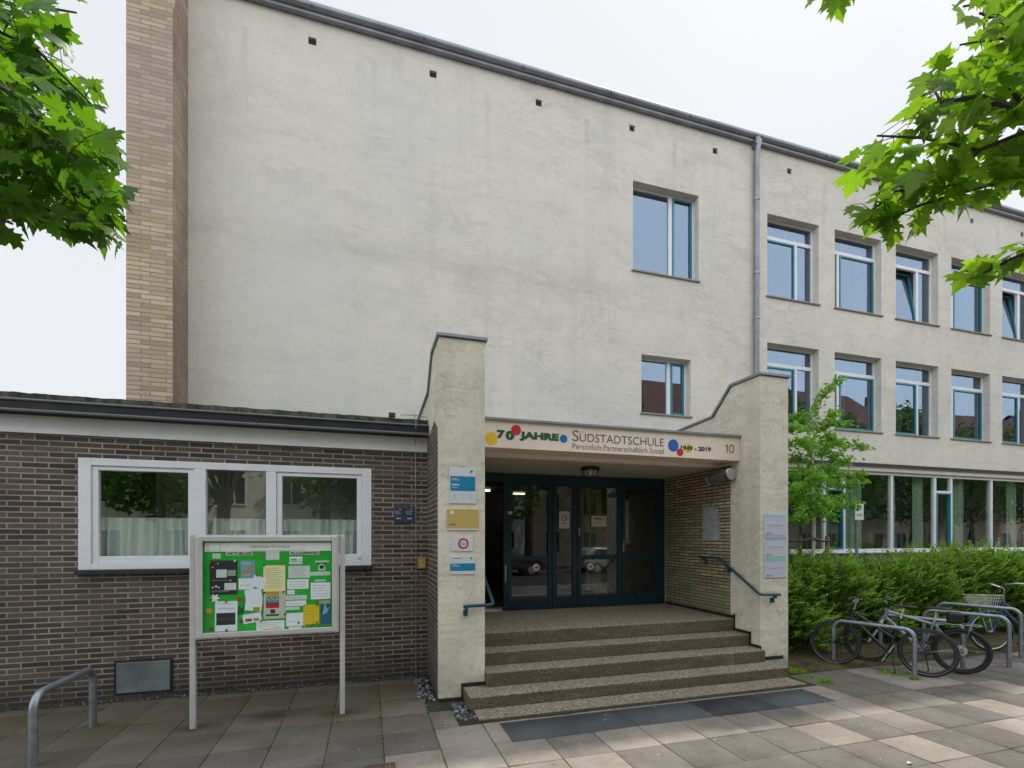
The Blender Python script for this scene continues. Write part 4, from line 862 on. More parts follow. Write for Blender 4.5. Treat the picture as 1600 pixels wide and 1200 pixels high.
paper(752, 362, 948, 592, CRM, 'large pale yellow printed list in the centre of the green board', ln=10, lay=1, ink=col('faint_ink', (.38, .36, .2)))
o, y, _, _ = paper(755, 598, 950, 832, col('sheet_warm', (.62, .56, .48), .8), 'cream flyer with an orange head and red block below the yellow list', lay=0)
blk(o, y, 775, 598, 892, 632, col('print_amber', (.60, .32, .02))); blk(o, y, 775, 640, 892, 700, col('print_teal', (.10, .25, .25))); blk(o, y, 775, 700, 892, 740, RED); blk(o, y, 815, 755, 858, 790, INK); blk(o, y, 775, 800, 892, 812, GRN)
m = MB()
for k in range(8): p = zb(782+k*14, 655+(k % 3)*10); m.box(p.x-.004, p.x+.004, y-.0016, y-.0008, p.z-.006, p.z+.006)
m.build('motif', PW2, o)
o, y, _, _ = paper(690, 862, 940, 952, PW2, 'white sheet with a yellow foot stripe at the lower middle', lay=1, ln=3, lz0=.4); blk(o, y, 735, 930, 912, 952, col('print_yellow', (.62, .58, .03)))
o, y, p, q = paper(320, 685, 520, 945, PW2, 'white flyer with blue script and a dark photo at the lower left', rot=-.01)
blk(o, y, 332, 790, 502, 890, col('photo_dark', (.03, .025, .035))); lines(o, zb(335, 0).x, zb(500, 0).x, [zb(0, 905).z, zb(0, 720).z], y, col('print_grey', (.35, .35, .37)))
P = [zb(345+k*5.2, 748+7*math.sin(k*1.35)) for k in range(30)]; MB().tube([(a.x, y-.001, a.z) for a in P], .0014, 4).build('script', BLU, o)
m = MB()
for k in range(9): p = zb(345+k*18, 835+(k % 2)*14); m.box(p.x-.006, p.x+.006, y-.0016, y-.0007, p.z-.008, p.z+.008)
m.build('motif', col('photo_mid', (.12, .075, .09)), o)
paper(980, 330, 1100, 350, PG, 'narrow grey strip directly under the upper class label')
paper(975, 368, 1168, 472, PG, 'grey printed sheet in the upper right column beside the yellow list', ln=5)
paper(965, 488, 1155, 570, PW2, 'white printed sheet below the grey one in the right middle', ln=3)
paper(965, 585, 1032, 620, PW2, 'tiny white class tag under the white printed sheet', ln=1)
paper(948, 632, 1140, 665, PG, 'narrow pale strip above the two white strips at right middle', ln=1)
paper(945, 680, 1135, 722, PW2, 'white strip under the narrow pale strip', ln=1)
paper(950, 735, 1075, 757, PG, 'thin grey strip above the white sheet at lower right')
paper(955, 790, 1110, 900, PW2, 'plain white sheet left of the bright yellow one', ln=1)
paper(1108, 715, 1250, 885, col('sheet_yellow', (.75, .55, .01), .8), 'bright yellow sheet at the lower right of the board', ln=5, ink=col('faint_ochre', (.5, .35, .02)))
o, y, _, _ = paper(1262, 710, 1355, 880, col('sheet_deepblue', (.02, .10, .20), .7), 'deep blue poster in the lower right corner')
m = MB(); m.prism([(zb(1280, 0).x, zb(0, 860).z), (zb(1320, 0).x, zb(0, 840).z), (zb(1345, 0).x, zb(0, 780).z), (zb(1318, 0).x, zb(0, 800).z), (zb(1300, 0).x, zb(0, 740).z), (zb(1290, 0).x, zb(0, 800).z)], 'y', y-.001, y-.0002); m.build('motif', col('sheet_skyblue2', (.25, .45, .55)), o)
paper(1212, 320, 1340, 333, PG, 'thin grey strip near the upper right corner')
o, y, _, _ = paper(1240, 350, 1305, 405, PG, 'small grey square with two black dots near the upper right corner'); blk(o, y, 1255, 362, 1292, 392, INK)
paper(1172, 420, 1348, 450, PG, 'grey caption strip at right below the small square', ln=1)
paper(1210, 490, 1310, 503, PG, 'thin grey strip above the large white list on the right')
paper(1175, 518, 1350, 660, PW2, 'large white printed list on the right side of the board', ln=5)
paper(1250, 678, 1348, 700, col('sheet_tan', (.42, .38, .30), .8), 'small tan strip above the deep blue poster')
def flower(a, b_, r_, mat, lab, pet=6, cc=None):
    p = zb(a, b_); m = MB(); pts = []
    for k in range(pet*4): an = 2*math.pi*k/(pet*4); rr = r_*(.78+.26*math.cos(pet*an)); pts.append((p.x+rr*math.cos(an), p.z+rr*math.sin(an)))
    m.prism(pts, 'y', YBd-.0085, YBd-.0075); o = tag(m.build('paper_flower', mat), lab, 'paper cut-out')
    if cc: m = MB(); disc(m, p.x, YBd-.0095, p.z, r_*.35, .001, 12); m.build('centre', cc, o)
CR = col('cutout_red', sr(180, 45, 60), .8)
flower(320, 655, .052*.9, PW2, 'white paper flower on the green felt under the black poster', 6)
flower(268, 768, .036, col('cutout_yellow', sr(215, 165, 10), .8), 'yellow paper flower at the left edge of the green felt', 6, col('print_orange', sr(220, 120, 70)))
flower(542, 663, .032, CR, 'red paper flower beside the green paper stalk', 3)
flower(285, 925, .026, col('cutout_brown', (.17, .05, .03), .8), 'brown paper flower in the lower left corner of the felt', 5)
flower(553, 858, .022, col('cutout_brown', (.17, .05, .03), .8), 'brown paper flower at the foot of the card column', 5)
flower(1190, 893, .018, CR, 'small red paper flower below the bright yellow sheet', 5); flower(1118, 905, .018, col('cutout_yellow', sr(215, 165, 10), .8), 'small yellow paper flower under the left corner of the bright yellow sheet', 5)
flower(1232, 872, .016, CR, 'small red paper flower left of the deep blue poster', 5); flower(1282, 910, .015, CR, 'small red paper flower below the deep blue poster', 5)
p = zb(548, 760); m = MB(); m.prism([(p.x-.03, p.z-.055), (p.x+.03, p.z-.03), (p.x+.035, p.z+.075), (p.x+.015, p.z+.01), (p.x-.018, p.z+.05)], 'y', YBd-.0045, YBd-.0035); tag(m.build('paper_stalk', GRN), 'dark green paper stalk under the red paper flower', 'paper cut-out')
for k, (a, b_, mt_, lab) in enumerate(((282, 336, CR, 'red pin on the top left corner of the black poster'), (500, 322, PG, 'pale pin on the top right corner of the black poster'), (760, 360, INK, 'black pin on the top left corner of the yellow list'), (917, 350, CR, 'red pin on the top right corner of the yellow list'), (763, 605, INK, 'black pin on the top left corner of the cream flyer'), (932, 598, CR, 'red pin on the top right corner of the cream flyer'), (422, 686, CR, 'red pin at the top of the flyer with blue script'), (425, 940, INK, 'dark pin at the foot of the flyer with blue script'), (700, 452, CR, 'red pin on the kite shaped white card'), (733, 857, CR, 'red pin on the lowest tilted card'), (946, 797, INK, 'black pin left of the plain white sheet'), (1234, 712, INK, 'black pin on the bright yellow sheet'), (1240, 678, CR, 'red pin above the bright yellow sheet'), (1068, 872, GRN, 'green pin on the plain white sheet'), (1242, 352, INK, 'left black pin over the small grey square'), (1300, 352, INK, 'right black pin over the small grey square'), (736, 286, CR, 'red pin left of the small grey sheet at the top'), (285, 660, RED, 'dark red pin on the white paper flower'), (286, 833, RED, 'dark red pin below the yellow paper flower'))):
    p = zb(a, b_); tag(MB().lathe([(.011, 0), (.009, .004), (.011, .008)], (p.x, YBd-.018, p.z), 'y', 12).build('drawing_pin', mt_), lab, 'pin', 'drawing pins on the notice board')
# ================================================================== BIKE STANDS
def stand(far, near, h, label, r_=.029, grp='tubular steel bicycle stands'):
    a = Vector((far[0], far[1], 0)); b_ = Vector((near[0], near[1], 0)); u = (b_-a).normalized(); P = [a+Vector((0, 0, -.05)), a+Vector((0, 0, h-.14))]; c_ = .11
    for k in range(1, 9): t_ = k/8*math.pi/2; P.append(a+u*(c_*(1-math.cos(t_)))+Vector((0, 0, h-.14+c_*math.sin(t_)+.03*k/8)))
    Q = [b_-u*(p-a).dot(u)*1.0+Vector((0, 0, p.z)) for p in P][::-1]
    o = MB().tube(P+Q, r_, 14).build('bike_stand', M['galv'], None, smooth=True); return tag(o, label, 'bike stand', grp)
stand((-2.785, 6.164), (-2.80, 5.24), .615, 'lone grey tubular bike stand before the brown brick wing', .034)
stand((7.05, 5.86), (7.38, 4.90), .69, 'grey tubular bike stand nearest the entrance with the black bike beside it')
stand((8.28, 6.03), (8.65, 5.07), .70, 'grey tubular bike stand between the silver bike wheels')
stand((9.10, 5.90), (9.46, 4.94), .76, 'grey tubular bike stand just left of the blue bike')
stand((9.98, 6.25), (10.35, 5.25), .80, 'grey tubular bike stand at the right edge by the blue bike')
# ================================================================== BICYCLES
def torus(mb, c, R0, r0, n=44, k=8, flat=1):
    P = [(c[0]+R0*math.cos(2*math.pi*i/n), c[1], c[2]+R0*math.sin(2*math.pi*i/n)) for i in range(n)]; return mb.tube(P, r0, k, closed=True)
def bicycle(label, rear, front, lean, frame_m, rad=.345, tyre=.022, bars='flat', mtb=False, step=True, fender=None, basket=False, bag=False, rack=False, kick=True, steer=0, plate_=False):
    d = Vector((front[0]-rear[0], front[1]-rear[1], 0)); wb = d.length
    root = thing('bicycle', label, 'bicycle', (rear[0], rear[1], 0), 'bicycles parked at the stands', local=True); root.rotation_euler = (lean, 0, math.atan2(d.y, d.x))
    def wheel(x, st=0):
        c = (x, 0, rad); m = torus(MB(), c, rad-2*tyre-.012, .011); m.lathe([(.008, -.05), (.022, -.03), (.018, 0), (.022, .03), (.008, .05)], c, 'y', 12)
        w = m.build('wheel', M['dark_metal'] if not fender else M['alu'], root, smooth=True)
        torus(MB(), c, rad-tyre, tyre, k=10).build('tyre', M['rubber'] if not fender else M['rubber'], w, smooth=True)
        if not mtb and tyre > .018:
            m = MB(); 
            for s in (-1, 1): torus(m, (x, s*tyre*.75, rad), rad-tyre*1.5, .0035, k=4)
            m.build('reflex_stripe', M['galv'], w)
        m = MB()
        for k in range(28):
            a = 2*math.pi*k/28; s = .022*(1 if k % 2 else -1); a2 = a+.35*(1 if k % 4 < 2 else -1)
            m.tube([(x+.02*math.cos(a2), s, rad+.02*math.sin(a2)), (x+(rad-2*tyre-.015)*math.cos(a), 0, rad+(rad-2*tyre-.015)*math.sin(a))], .0012, 4, cap=False)
        m.build('spokes', M['dark_metal'], w); return w
    w0 = wheel(0); w1 = wheel(wb)
    k = .042 if mtb else .036; ft = k/2
    bb = (.44, 0, .285); hb = (wb-.20, 0, .72); ht = (wb-.245, 0, .88); stp = (.30, 0, .80 if not mtb else .72); sm = (.385, 0, .50)
    m = MB(); m.tube([bb, stp], ft, 10); m.tube([hb, ht], ft*1.3, 10); m.tube([(hb[0]-.01, 0, hb[2]+.03), bb], ft*1.25, 10)
    m.tube([(ht[0]+.005, 0, ht[2]-.04), sm if step else (.325, 0, .70)], ft*1.05, 10)
    for s in (-1, 1): m.tube([(0, s*.06, rad), (.33, s*.03, .285), bb], .010, 8); m.tube([(0, s*.06, rad), (.30, s*.02, .70)], .008, 8)
    m.lathe([(.024, -.04), (.024, .04)], bb, 'y', 12); fr_ = m.build('frame', frame_m, root, smooth=True)
    if not mtb and not fender: MB().tube([(ht[0]-.02, -.016, ht[2]-.045), (sm[0]+.03, -.016, sm[2]+.03)], .004, 6).build('frame_stripe', M['galv'], fr_)
    m = MB(); m.tube([hb, (wb-.165, 0, .66)], .017, 8); m.box(wb-.19, wb-.145, -.055, .055, .645, .675)
    for s in (-1, 1): m.tube([(wb-.17, s*.05, .665), (wb-.10, s*.05, .50), (wb, s*.05, rad)], .012, 8)
    m.build('fork', frame_m if not mtb else M['alu'], root, smooth=True)
    hz = 1.02 if bars != 'swept' else 1.12; sx = ht[0]-.03
    m = MB(); m.tube([ht, (ht[0]-.03, 0, hz-.03), (sx+.05, 0, hz)], .013, 8)
    ca, sa = math.cos(steer), math.sin(steer)
    def hbp(dx, dy, dz): return (sx+.05+dx*ca-dy*sa, dx*sa+dy*ca, hz+dz)
    bend = [(0, 0, 0), (.01, .12, .02), (-.02, .24, .03), (-.07, .30, .03)] if bars == 'flat' else [(0, 0, 0), (.05, .10, .05), (.02, .22, .07), (-.12, .27, .06), (-.24, .26, .05)]
    m.tube([hbp(a, -b_, c_) for a, b_, c_ in bend[::-1]]+[hbp(*q) for q in bend[1:]], .0115, 8); hbr = m.build('handlebar', M['chrome'] if not mtb else M['black'], root, smooth=True)
    for s in (-1, 1):
        e, f_ = bend[-1], bend[-2]; m = MB(); m.tube([hbp(f_[0]*.6+e[0]*.4, s*(f_[1]*.6+e[1]*.4), e[2]), hbp(e[0]*1.0-.02, s*e[1], e[2])], .017, 8); m.build('grip', M['black'], hbr, smooth=True)
        MB().tube([hbp(bend[-2][0]+.03, s*(bend[-2][1]-.04), bend[-2][2]-.01), hbp(bend[-1][0]+.05, s*bend[-1][1], bend[-1][2]-.035)], .005, 6).build('brake_lever', M['alu'], hbr)
        MB().tube([hbp(bend[-2][0], s*.2, bend[-2][2]), hbp(.10, s*.10, .05), (ht[0]+.04, s*.02, ht[2]-.05), (wb-.18, 0, .72)], .003, 5).build('cable', M['black'], hbr)
    # saddle
    sz = .965 if not mtb else .93
    MB().tube([stp, (stp[0]-.035, 0, sz-.02)], .0135, 8).build('seat_post', M['alu'], root, smooth=True)
    xs = stp[0]-.04; sec = [(-.14, .068, .020), (-.11, .078, .028), (-.05, .068, .026), (.02, .035, .022), (.09, .020, .020), (.135, .012, .010)]; vs = []
    for (dx, hw, th) in sec:
        for q in range(10):
            a = 2*math.pi*q/10; vs.append((xs+dx, hw*math.cos(a), sz+.012+th*math.sin(a)*(1 if math.sin(a) > 0 else .8)))
    fs = [(i*10+q, i*10+(q+1) % 10, (i+1)*10+(q+1) % 10, (i+1)*10+q) for i in range(5) for q in range(10)]+[tuple(range(10)), tuple(range(50, 60))[::-1]]
    m = MB(); m.add(vs, fs); m.build('saddle', M['black'], root, smooth=True)
    # drive
    m = MB(); torus(m, (bb[0], -.045, bb[2]), .085, .004, 28, 6)
    for q in range(5): a = q*1.257; m.tube([(bb[0], -.045, bb[2]), (bb[0]+.085*math.cos(a), -.045, bb[2]+.085*math.sin(a))], .004, 4)
    cr = m.build('chainring', M['dark_metal'], root)
    for s, an in ((-1, R(-62)), (1, R(118))):
        e = (bb[0]+.17*math.cos(an), s*.06, bb[2]+.17*math.sin(an)); MB().tube([(bb[0], s*.05, bb[2]), e], .009, 6).build('crank', M['alu'], cr)
        MB().box(e[0]-.045, e[0]+.045, e[1]+s*.01, e[1]+s*.09, e[2]-.012, e[2]+.012).build('pedal', M['black'], cr, bevel=.004)
    m = MB(); m.tube([(bb[0], -.045, bb[2]+.085), (0, -.045, rad+.035)], .004, 5); m.tube([(bb[0], -.045, bb[2]-.085), (.02, -.045, rad-.09), (0, -.045, rad-.035)], .004, 5); m.build('chain', M['dark_metal'], root)
    if plate_: MB().lathe([(.001, -.004), (.075, -.004), (.075, .004), (.001, .004)], (0, -.04, rad), 'y', 24).build('spoke_guard', PG, w0)
    else: MB().lathe([(.045, -.035), (.040, -.045), (.018, -.05)], (0, 0, rad), 'y', 18).build('sprocket', M['dark_metal'], w0)
    if kick: MB().tube([(.40, .04, .26), (.36, .15, .02), (.39, .16, .005)], .009, 8).build('kickstand', M['black'], root, smooth=True)
    MB().box(stp[0]-.045, stp[0]-.03, -.02, .02, .86, .90).build('tail_light', RED, root)
    MB().box(wb-.17, wb-.13, -.025, .025, .80, .85).build('headlight', M['black'] if not mtb else M['dark_metal'], root, bevel=.008)
    for x in ((0, wb) if fender else ()):
        P = []; 
        for q in range(22):
            a = R(-8+ 196*q/21) if x == 0 else R(15+205*q/21)
            P.append((x+(rad+.018)*math.cos(math.pi-a if x == 0 else a), (rad+.018)*math.sin(math.pi-a if x == 0 else a)))
        vs = []
        for (px, pz) in P:
            for yy, dr_ in ((-.030, -.02), (-.022, 0), (0, .006), (.022, 0), (.030, -.02)):
                L_ = math.hypot(px-x, pz); vs.append((px+(px-x)/L_*dr_, yy, rad+pz+pz/L_*dr_))
        m = MB(); m.add(vs, [(i*5+q, i*5+q+1, (i+1)*5+q+1, (i+1)*5+q) for i in range(21) for q in range(4)]); m.build('mudguard', fender, root, smooth=True)
    if rack or basket and False:
        m = MB()
        for s in (-1, 1): m.tube([(.28, s*.05, .70), (.16, s*.06, .73), (-.22, s*.06, .73)], .006, 6); m.tube([(-.10, s*.06, .73), (0, s*.07, rad)], .005, 6)
        for q in range(4): m.tube([(-.2+q*.11, -.06, .73), (-.2+q*.11, .06, .73)], .004, 5)
        m.build('rack', M['galv'], root, smooth=True)
    if bag:
        MB().box(-.02, .16, -.075, .075, .74, .90).build('saddle_bag', M['black'], root, bevel=.03, seg=3)
    if basket:
        cx = wb+.08; zb_, zt_ = .78, .98; m = MB()
        def loop(z, a, b2, r_): m.tube([(cx-a, -b2, z), (cx+a, -b2, z), (cx+a, b2, z), (cx-a, b2, z)], r_, 6, closed=True)
        loop(zt_, .165, .20, .010); loop(zt_-.05, .16, .195, .005); loop(zt_-.10, .15, .185, .005); loop(zb_, .125, .16, .006)
        for q in range(9):
            f_ = q/8*2-1
            for s in (-1, 1):
                m.tube([(cx+f_*.165, s*.20, zt_), (cx+f_*.125, s*.16, zb_)], .004, 5); m.tube([(cx+s*.165, f_*.20, zt_), (cx+s*.125, f_*.16, zb_)], .004, 5)
            m.tube([(cx+f_*.125, -.16, zb_), (cx+f_*.125, .16, zb_)], .003, 4)
        m.build('basket', col('basket_white', (.52, .55, .48), .5), root)
        m = MB()
        for s in (-1, 1): m.tube([(cx, s*.09, zb_), (wb, s*.06, rad)], .006, 6)
        m.tube([(cx-.1, 0, zb_), (hb[0], 0, .74)], .010, 6); m.build('basket_stay', M['alu'], root, smooth=True)
    return root
def gp(px, py): d = _d(px, py); t_ = -CH/d[2]; return (d[0]*t_, d[1]*t_)
bicycle('black bicycle with low sloping frame leaning by the stand nearest the entrance', gp(1449.5, 1058), gp(1304, 1038), R(4), col('bike_black', (.012, .012, .014), .3), kick=True, steer=.25)
bicycle('silver mountain bicycle with bag and chunky tyres behind the black one', gp(1501.5, 1053), gp(1357, 1034), R(-3), col('bike_silver', (.27, .29, .34), .3, .4), rad=.335, tyre=.026, mtb=True, step=False, bag=True, rack=True, plate_=True, kick=True)
g3 = gp(1549, 1018); bicycle('blue city bicycle with white wire basket at the right edge', (g3[0]+.98, g3[1]-.44), g3, R(5), col('bike_blue', (.03, .085, .20), .3), rad=.345, tyre=.017, bars='swept', fender=col('mudguard_blue', (.03, .10, .20), .35), basket=True, kick=False, steer=.35)
# ================================================================== SIGN POLE, STAKES
sp = thing('small_sign_post', 'grey pole with a small white two line sign behind the hedge', 'sign', (9.95, 7.75, 0))
MB().tube([(9.96, 7.75, 0), (9.96, 7.75, 2.72)], .028, 12).build('pole', M['galv'], sp, smooth=True)
pl_ = MB().box(9.86, 10.10, 7.70, 7.715, 2.36, 2.70).build('plate', PG, sp, bevel=.006); lines(pl_, 9.89, 10.07, [2.60, 2.57, 2.47, 2.44], 7.70, INK, .012, rag=.2)
for x, y, lab in ((8.07, 7.42, 'brown wooden tree stake directly left of the young tree trunk'), (8.62, 7.30, 'brown wooden tree stake right of the young tree trunk'), (7.55, 7.25, 'brown wooden tree stake half hidden behind the right pier')):
    tag(MB().lathe([(.042, -.1), (.042, 1.98), (.03, 2.02)], (x, y, 0), n=12).build('tree_stake', M['stake'], None, smooth=True), lab, 'stake', 'stakes holding the young tree')
m = MB()
for a, b_ in (((7.55, 7.25), (8.15, 7.25)), ((8.62, 7.30), (8.15, 7.25))):
    m.tube([(a[0]+(b_[0]-a[0])*k/6, a[1]+(b_[1]-a[1])*k/6-.045, 1.93+.05*(k/6)-.03*math.sin(k/6*math.pi)) for k in range(7)], .022, 6)
tag(m.build('tree_tie', M['black']), 'black strap tying the young tree to its stakes', 'strap')
# ================================================================== LEAVES
def quads_leaf(P, D, N, Lg, Wd, fold=.25):
    """diamond leaves: P base, D direction, N normal, all (n,3)"""
    D = D/np.linalg.norm(D, axis=1, keepdims=True); Sd = np.cross(D, N); Sd /= np.linalg.norm(Sd, axis=1, keepdims=True)+1e-9; N2 = np.cross(Sd, D)
    Lg = Lg[:, None]; Wd = Wd[:, None]
    a = P; b = P+D*Lg*.45+Sd*Wd*.5+N2*Wd*fold; c = P+D*Lg-N2*Lg*.12; d = P+D*Lg*.45-Sd*Wd*.5+N2*Wd*fold
    V = np.stack([a, b, c, d], 1).reshape(-1, 3); n = len(P); i = np.arange(n)[:, None]*4
    F = np.concatenate([i+np.array([[0, 1, 2]]), i+np.array([[0, 2, 3]])], 1).reshape(-1, 3); return V, F
def unit(n): v = rng.normal(size=(n, 3)); return v/np.linalg.norm(v, axis=1, keepdims=True)
# hedge
he = thing('hedge', 'bright green untrimmed hedge with upright shoots behind the bicycles', 'hedge', (12, 7.1, 0))
def hh(x): return 1.30+.12*np.sin(x*1.7)+.10*np.sin(x*4.1+1)+.05*np.sin(x*9.3)+np.where(x > 9.4, .09, 0)-.18*np.exp(-((x-8.95)/.35)**2)
ns = 4300; x = 6.25+rng.random(ns)*15.2; x[: ns*3//4] = 6.25+rng.random(ns*3//4)*10.2; u = rng.random(ns)
front = u < .62
yf = 6.52+.10*np.sin(x*2.3)+.07*np.sin(x*5.7+2)
z = np.where(front, .08+rng.random(ns)**.85*(hh(x)-.1), hh(x)-.12*rng.random(ns)); y = np.where(front, yf+.22*rng.random(ns)+.25*np.maximum(0, z-1)*rng.random(ns), yf+.1+rng.random(ns)*1.1)
bulge = (.13*np.sin(x*3.1+z*4)+.10*np.sin(x*1.3+1.7))*front; y = y+bulge
D = np.stack([rng.normal(size=ns)*.42, np.where(front, -.55, -.05)+rng.normal(size=ns)*.3, np.where(front, .45+.5*z, 1.1)+rng.normal(size=ns)*.25], 1); D /= np.linalg.norm(D, axis=1, keepdims=True)
Ls = np.where(front, .20+.20*rng.random(ns), .16+.40*rng.random(ns)**1.6); bright = rng.random(ns)*.75+.1*np.clip(z/1.4, 0, 1)+.35*(np.sin(x*1.9+z*2.5+.6) > .2)*rng.random(ns)
PL, DL, NL, LL, WL, TL = [], [], [], [], [], []
nl = 15
for q in range(nl):
    t_ = (q+.5)/nl; s = (1 if q % 2 else -1); sag = t_*t_*.25
    P = np.stack([x, y, z], 1)+D*(Ls*t_)[:, None]+np.array([0, 0, -1])*(sag*Ls*.4)[:, None]
    side = np.cross(D, np.array([0, 0, 1.0])); side /= np.linalg.norm(side, axis=1, keepdims=True)+1e-9
    side = side*s+unit(ns)*.45
    PL.append(P); DL.append(side+D*.9); NL.append(unit(ns)*.5+np.array([0, -.4, .8])); LL.append(.074*(1-.35*t_)*(.7+.6*rng.random(ns))); WL.append(.042*(1-.3*t_)*(.8+.5*rng.random(ns))); TL.append(np.clip(bright*(.6+.6*t_)+rng.normal(size=ns)*.08, 0, 1))
ni = 26000; xi = 6.25+rng.random(ni)*15; yi = 6.62+rng.random(ni)*.95; zi = rng.random(ni)*(hh(xi)-.03)
PL.append(np.stack([xi, yi, zi], 1)); DL.append(unit(ni)); NL.append(unit(ni)); LL.append(.06+.03*rng.random(ni)); WL.append(.04+.02*rng.random(ni)); TL.append(rng.random(ni)*.12)  # inner leaves painted dark so the gaps between shoots look shaded
V, F = quads_leaf(np.concatenate(PL), np.concatenate(DL), np.concatenate(NL), np.concatenate(LL), np.concatenate(WL)); tl_ = np.repeat(np.concatenate(TL), 2)
npmesh('foliage', V, F, M['hedge'], he, col=tl_)
m = MB()
for k in range(170):
    a = random.uniform(6.3, 17); b_ = random.uniform(6.65, 7.5); m.tube([(a, b_, 0), (a+random.uniform(-.1, .1), b_+random.uniform(-.1, .1), .5), (a+random.uniform(-.2, .2), b_+random.uniform(-.2, .1), 1.15)], [.011, .008, .003], 5)
m.build('stem', M['bark'], he)
# young ginkgo
gk = thing('young_tree', 'young slender fan leaved tree tied to stakes behind the hedge', 'tree', (8.15, 7.25, 0))
YT_ = 7.25
def ap(px, py, dy=0): return at(px, py, YT_+dy)
tr = [Vector((8.13, YT_, 0)), ap(1271, 850), ap(1272, 800), ap(1268, 740), ap(1272, 690), ap(1270, 650), ap(1281, 622), ap(1296, 606), ap(1316, 591)]
MB().tube(tr, [.036, .032, .030, .026, .022, .017, .012, .008, .003], 10).build('trunk', M['bark_pale'], gk, smooth=True)
br = [(1272, 790, 1345, 792, -.3), (1272, 800, 1322, 775, .5), (1270, 765, 1358, 752, -.2), (1270, 770, 1215, 790, .2), (1270, 745, 1352, 742, .4), (1269, 740, 1335, 715, -.4), (1269, 735, 1210, 740, -.2), (1270, 720, 1225, 712, .5), (1271, 700, 1330, 728, -.1), (1271, 690, 1360, 700, .2),
      (1271, 680, 1318, 694, -.4), (1271, 690, 1212, 695, .1), (1270, 665, 1332, 662, -.2), (1270, 668, 1218, 668, -.3), (1272, 655, 1216, 650, .3), (1270, 700, 1250, 688, -.7), (1271, 740, 1285, 745, -.8), (1271, 760, 1262, 770, .8), (1271, 780, 1240, 808, -.5), (1271, 795, 1300, 812, -.4), (1270, 810, 1228, 815, .1), (1271, 715, 1300, 690, .6), (1271, 770, 1300, 790, -.8), (1271, 750, 1240, 760, -.7), (1272, 785, 1225, 770, .6), (1272, 730, 1310, 760, .7), (1271, 680, 1310, 640, .3)]
bm_ = MB(); PL = []; ax = []
def addleafs(a, b_, n, sp_):
    t_ = rng.random(n); A = np.array(a); B = np.array(b_); PL.append(A+(B-A)*t_[:, None]+rng.normal(size=(n, 3))*sp_)
for (a, b_, c_, d_, e) in br:
    s = ap(a, b_); q = ap(c_, d_, e); mid = (s+q)/2+Vector((0, 0, -.06+.1*random.random())); bm_.tube([s, mid, q], [.011, .007, .002], 6)
    n = int(115*(q-s).length+30); addleafs(s+(mid-s)*.35, mid, n//2, .05); addleafs(mid, q, n//2, .038)
    for _ in range(3):
        t_ = random.uniform(.3, .9); w_ = s.lerp(q, t_); e2 = w_+Vector((random.uniform(-.2, .2), random.uniform(-.2, .2), random.uniform(-.08, .18))); bm_.tube([w_, e2], [.004, .001], 4); addleafs(w_, e2, 26, .035)
for i in range(2, len(tr)-1): addleafs(tr[i], tr[i+1], 110 if i < 5 else 90, .07 if i < 5 else .04)
bm_.build('branches', M['bark_pale'], gk)
P = np.concatenate(PL); n = len(P)
# fan shaped leaves: five-vertex fans
Dn = unit(n)*.9+np.array([0, -.1, .1]); Dn /= np.linalg.norm(Dn, axis=1, keepdims=True); Nn = unit(n)*.7+np.array([0, -.5, .7]); Sd = np.cross(Dn, Nn); Sd /= np.linalg.norm(Sd, axis=1, keepdims=True)+1e-9; N2 = np.cross(Sd, Dn)
sz = (.030+.024*rng.random(n))[:, None]; fan = [(0, 0, 0), (-.62, .45, .1), (-.38, .85, 0), (0, .78, -.1), (.38, .85, 0), (.62, .45, .1)]
V = np.stack([P+Sd*a*sz*1.25+Dn*b_*sz*1.25+N2*c_*sz for a, b_, c_ in fan], 1).reshape(-1, 3); i = np.arange(n)[:, None]*6
F = np.concatenate([i+np.array([[0, k, k+1]]) for k in range(1, 5)], 1).reshape(-1, 3)
npmesh('crown', V, F, M['ginkgo'], gk, col=np.repeat(rng.random(n)*.9, 4))
# ------------------------------------------------------------------ street maples whose branches hang into the picture
half = [(.04, -.02), (.20, -.20), (.27, -.04), (.50, -.06), (.43, .10), (.60, .16), (.74, .34), (.53, .33), (.55, .56), (.40, .46), (.25, .44), (.30, .62), (.20, .66), (.09, .84), (0, 1.02)]
out_ = half+[(-a, b_) for a, b_ in half[:-1][::-1]]; no = len(out_); LV = np.array([(0, .26)]+out_); LV[:, 1] -= 0
def maple_leaves(P, D, N, size, name, parent, mat, tone):
    n = len(P); D = D/np.linalg.norm(D, axis=1, keepdims=True); Sd = np.cross(D, N); Sd /= np.linalg.norm(Sd, axis=1, keepdims=True)+1e-9; N2 = np.cross(Sd, D)
    lx = LV[:, 0][None, :, None]; ly = LV[:, 1][None, :, None]; s = size[:, None, None]; cup = rng.uniform(-.35, .15, n)[:, None, None]; dr = rng.uniform(.1, .5, n)[:, None, None]; wv_ = rng.uniform(-.1, .1, (n, len(LV), 1))
    hz = (np.abs(lx)*(-cup)*-1 + -dr*ly*ly*.6 + wv_*.5*np.abs(lx))
    V = P[:, None, :]+Sd[:, None, :]*lx*s*.86+D[:, None, :]*ly*s+N2[:, None, :]*hz*s
    m_ = len(LV); i = np.arange(n)[:, None]*m_; tri = np.array([[0, 1+k, 1+(k+1) % no] for k in range(no)]).reshape(1, -1); F = (i+tri).reshape(-1, 3)
    return npmesh(name, V.reshape(-1, 3), F, mat, parent, col=np.repeat(tone, no))
def inpoly(x, y, poly):
    r = False; n = len(poly); j = n-1
    for i in range(n):
        xi, yi = poly[i]; xj, yj = poly[j]
        if (yi > y) != (yj > y) and x < (xj-xi)*(y-yi)/(yj-yi)+xi: r = not r
        j = i
    return r
def visible(P, mar=60):
    px, py, z = proj(P); return (z > .1) & (px > -mar) & (px < 1600+mar) & (py > -mar) & (py < 1200+mar)
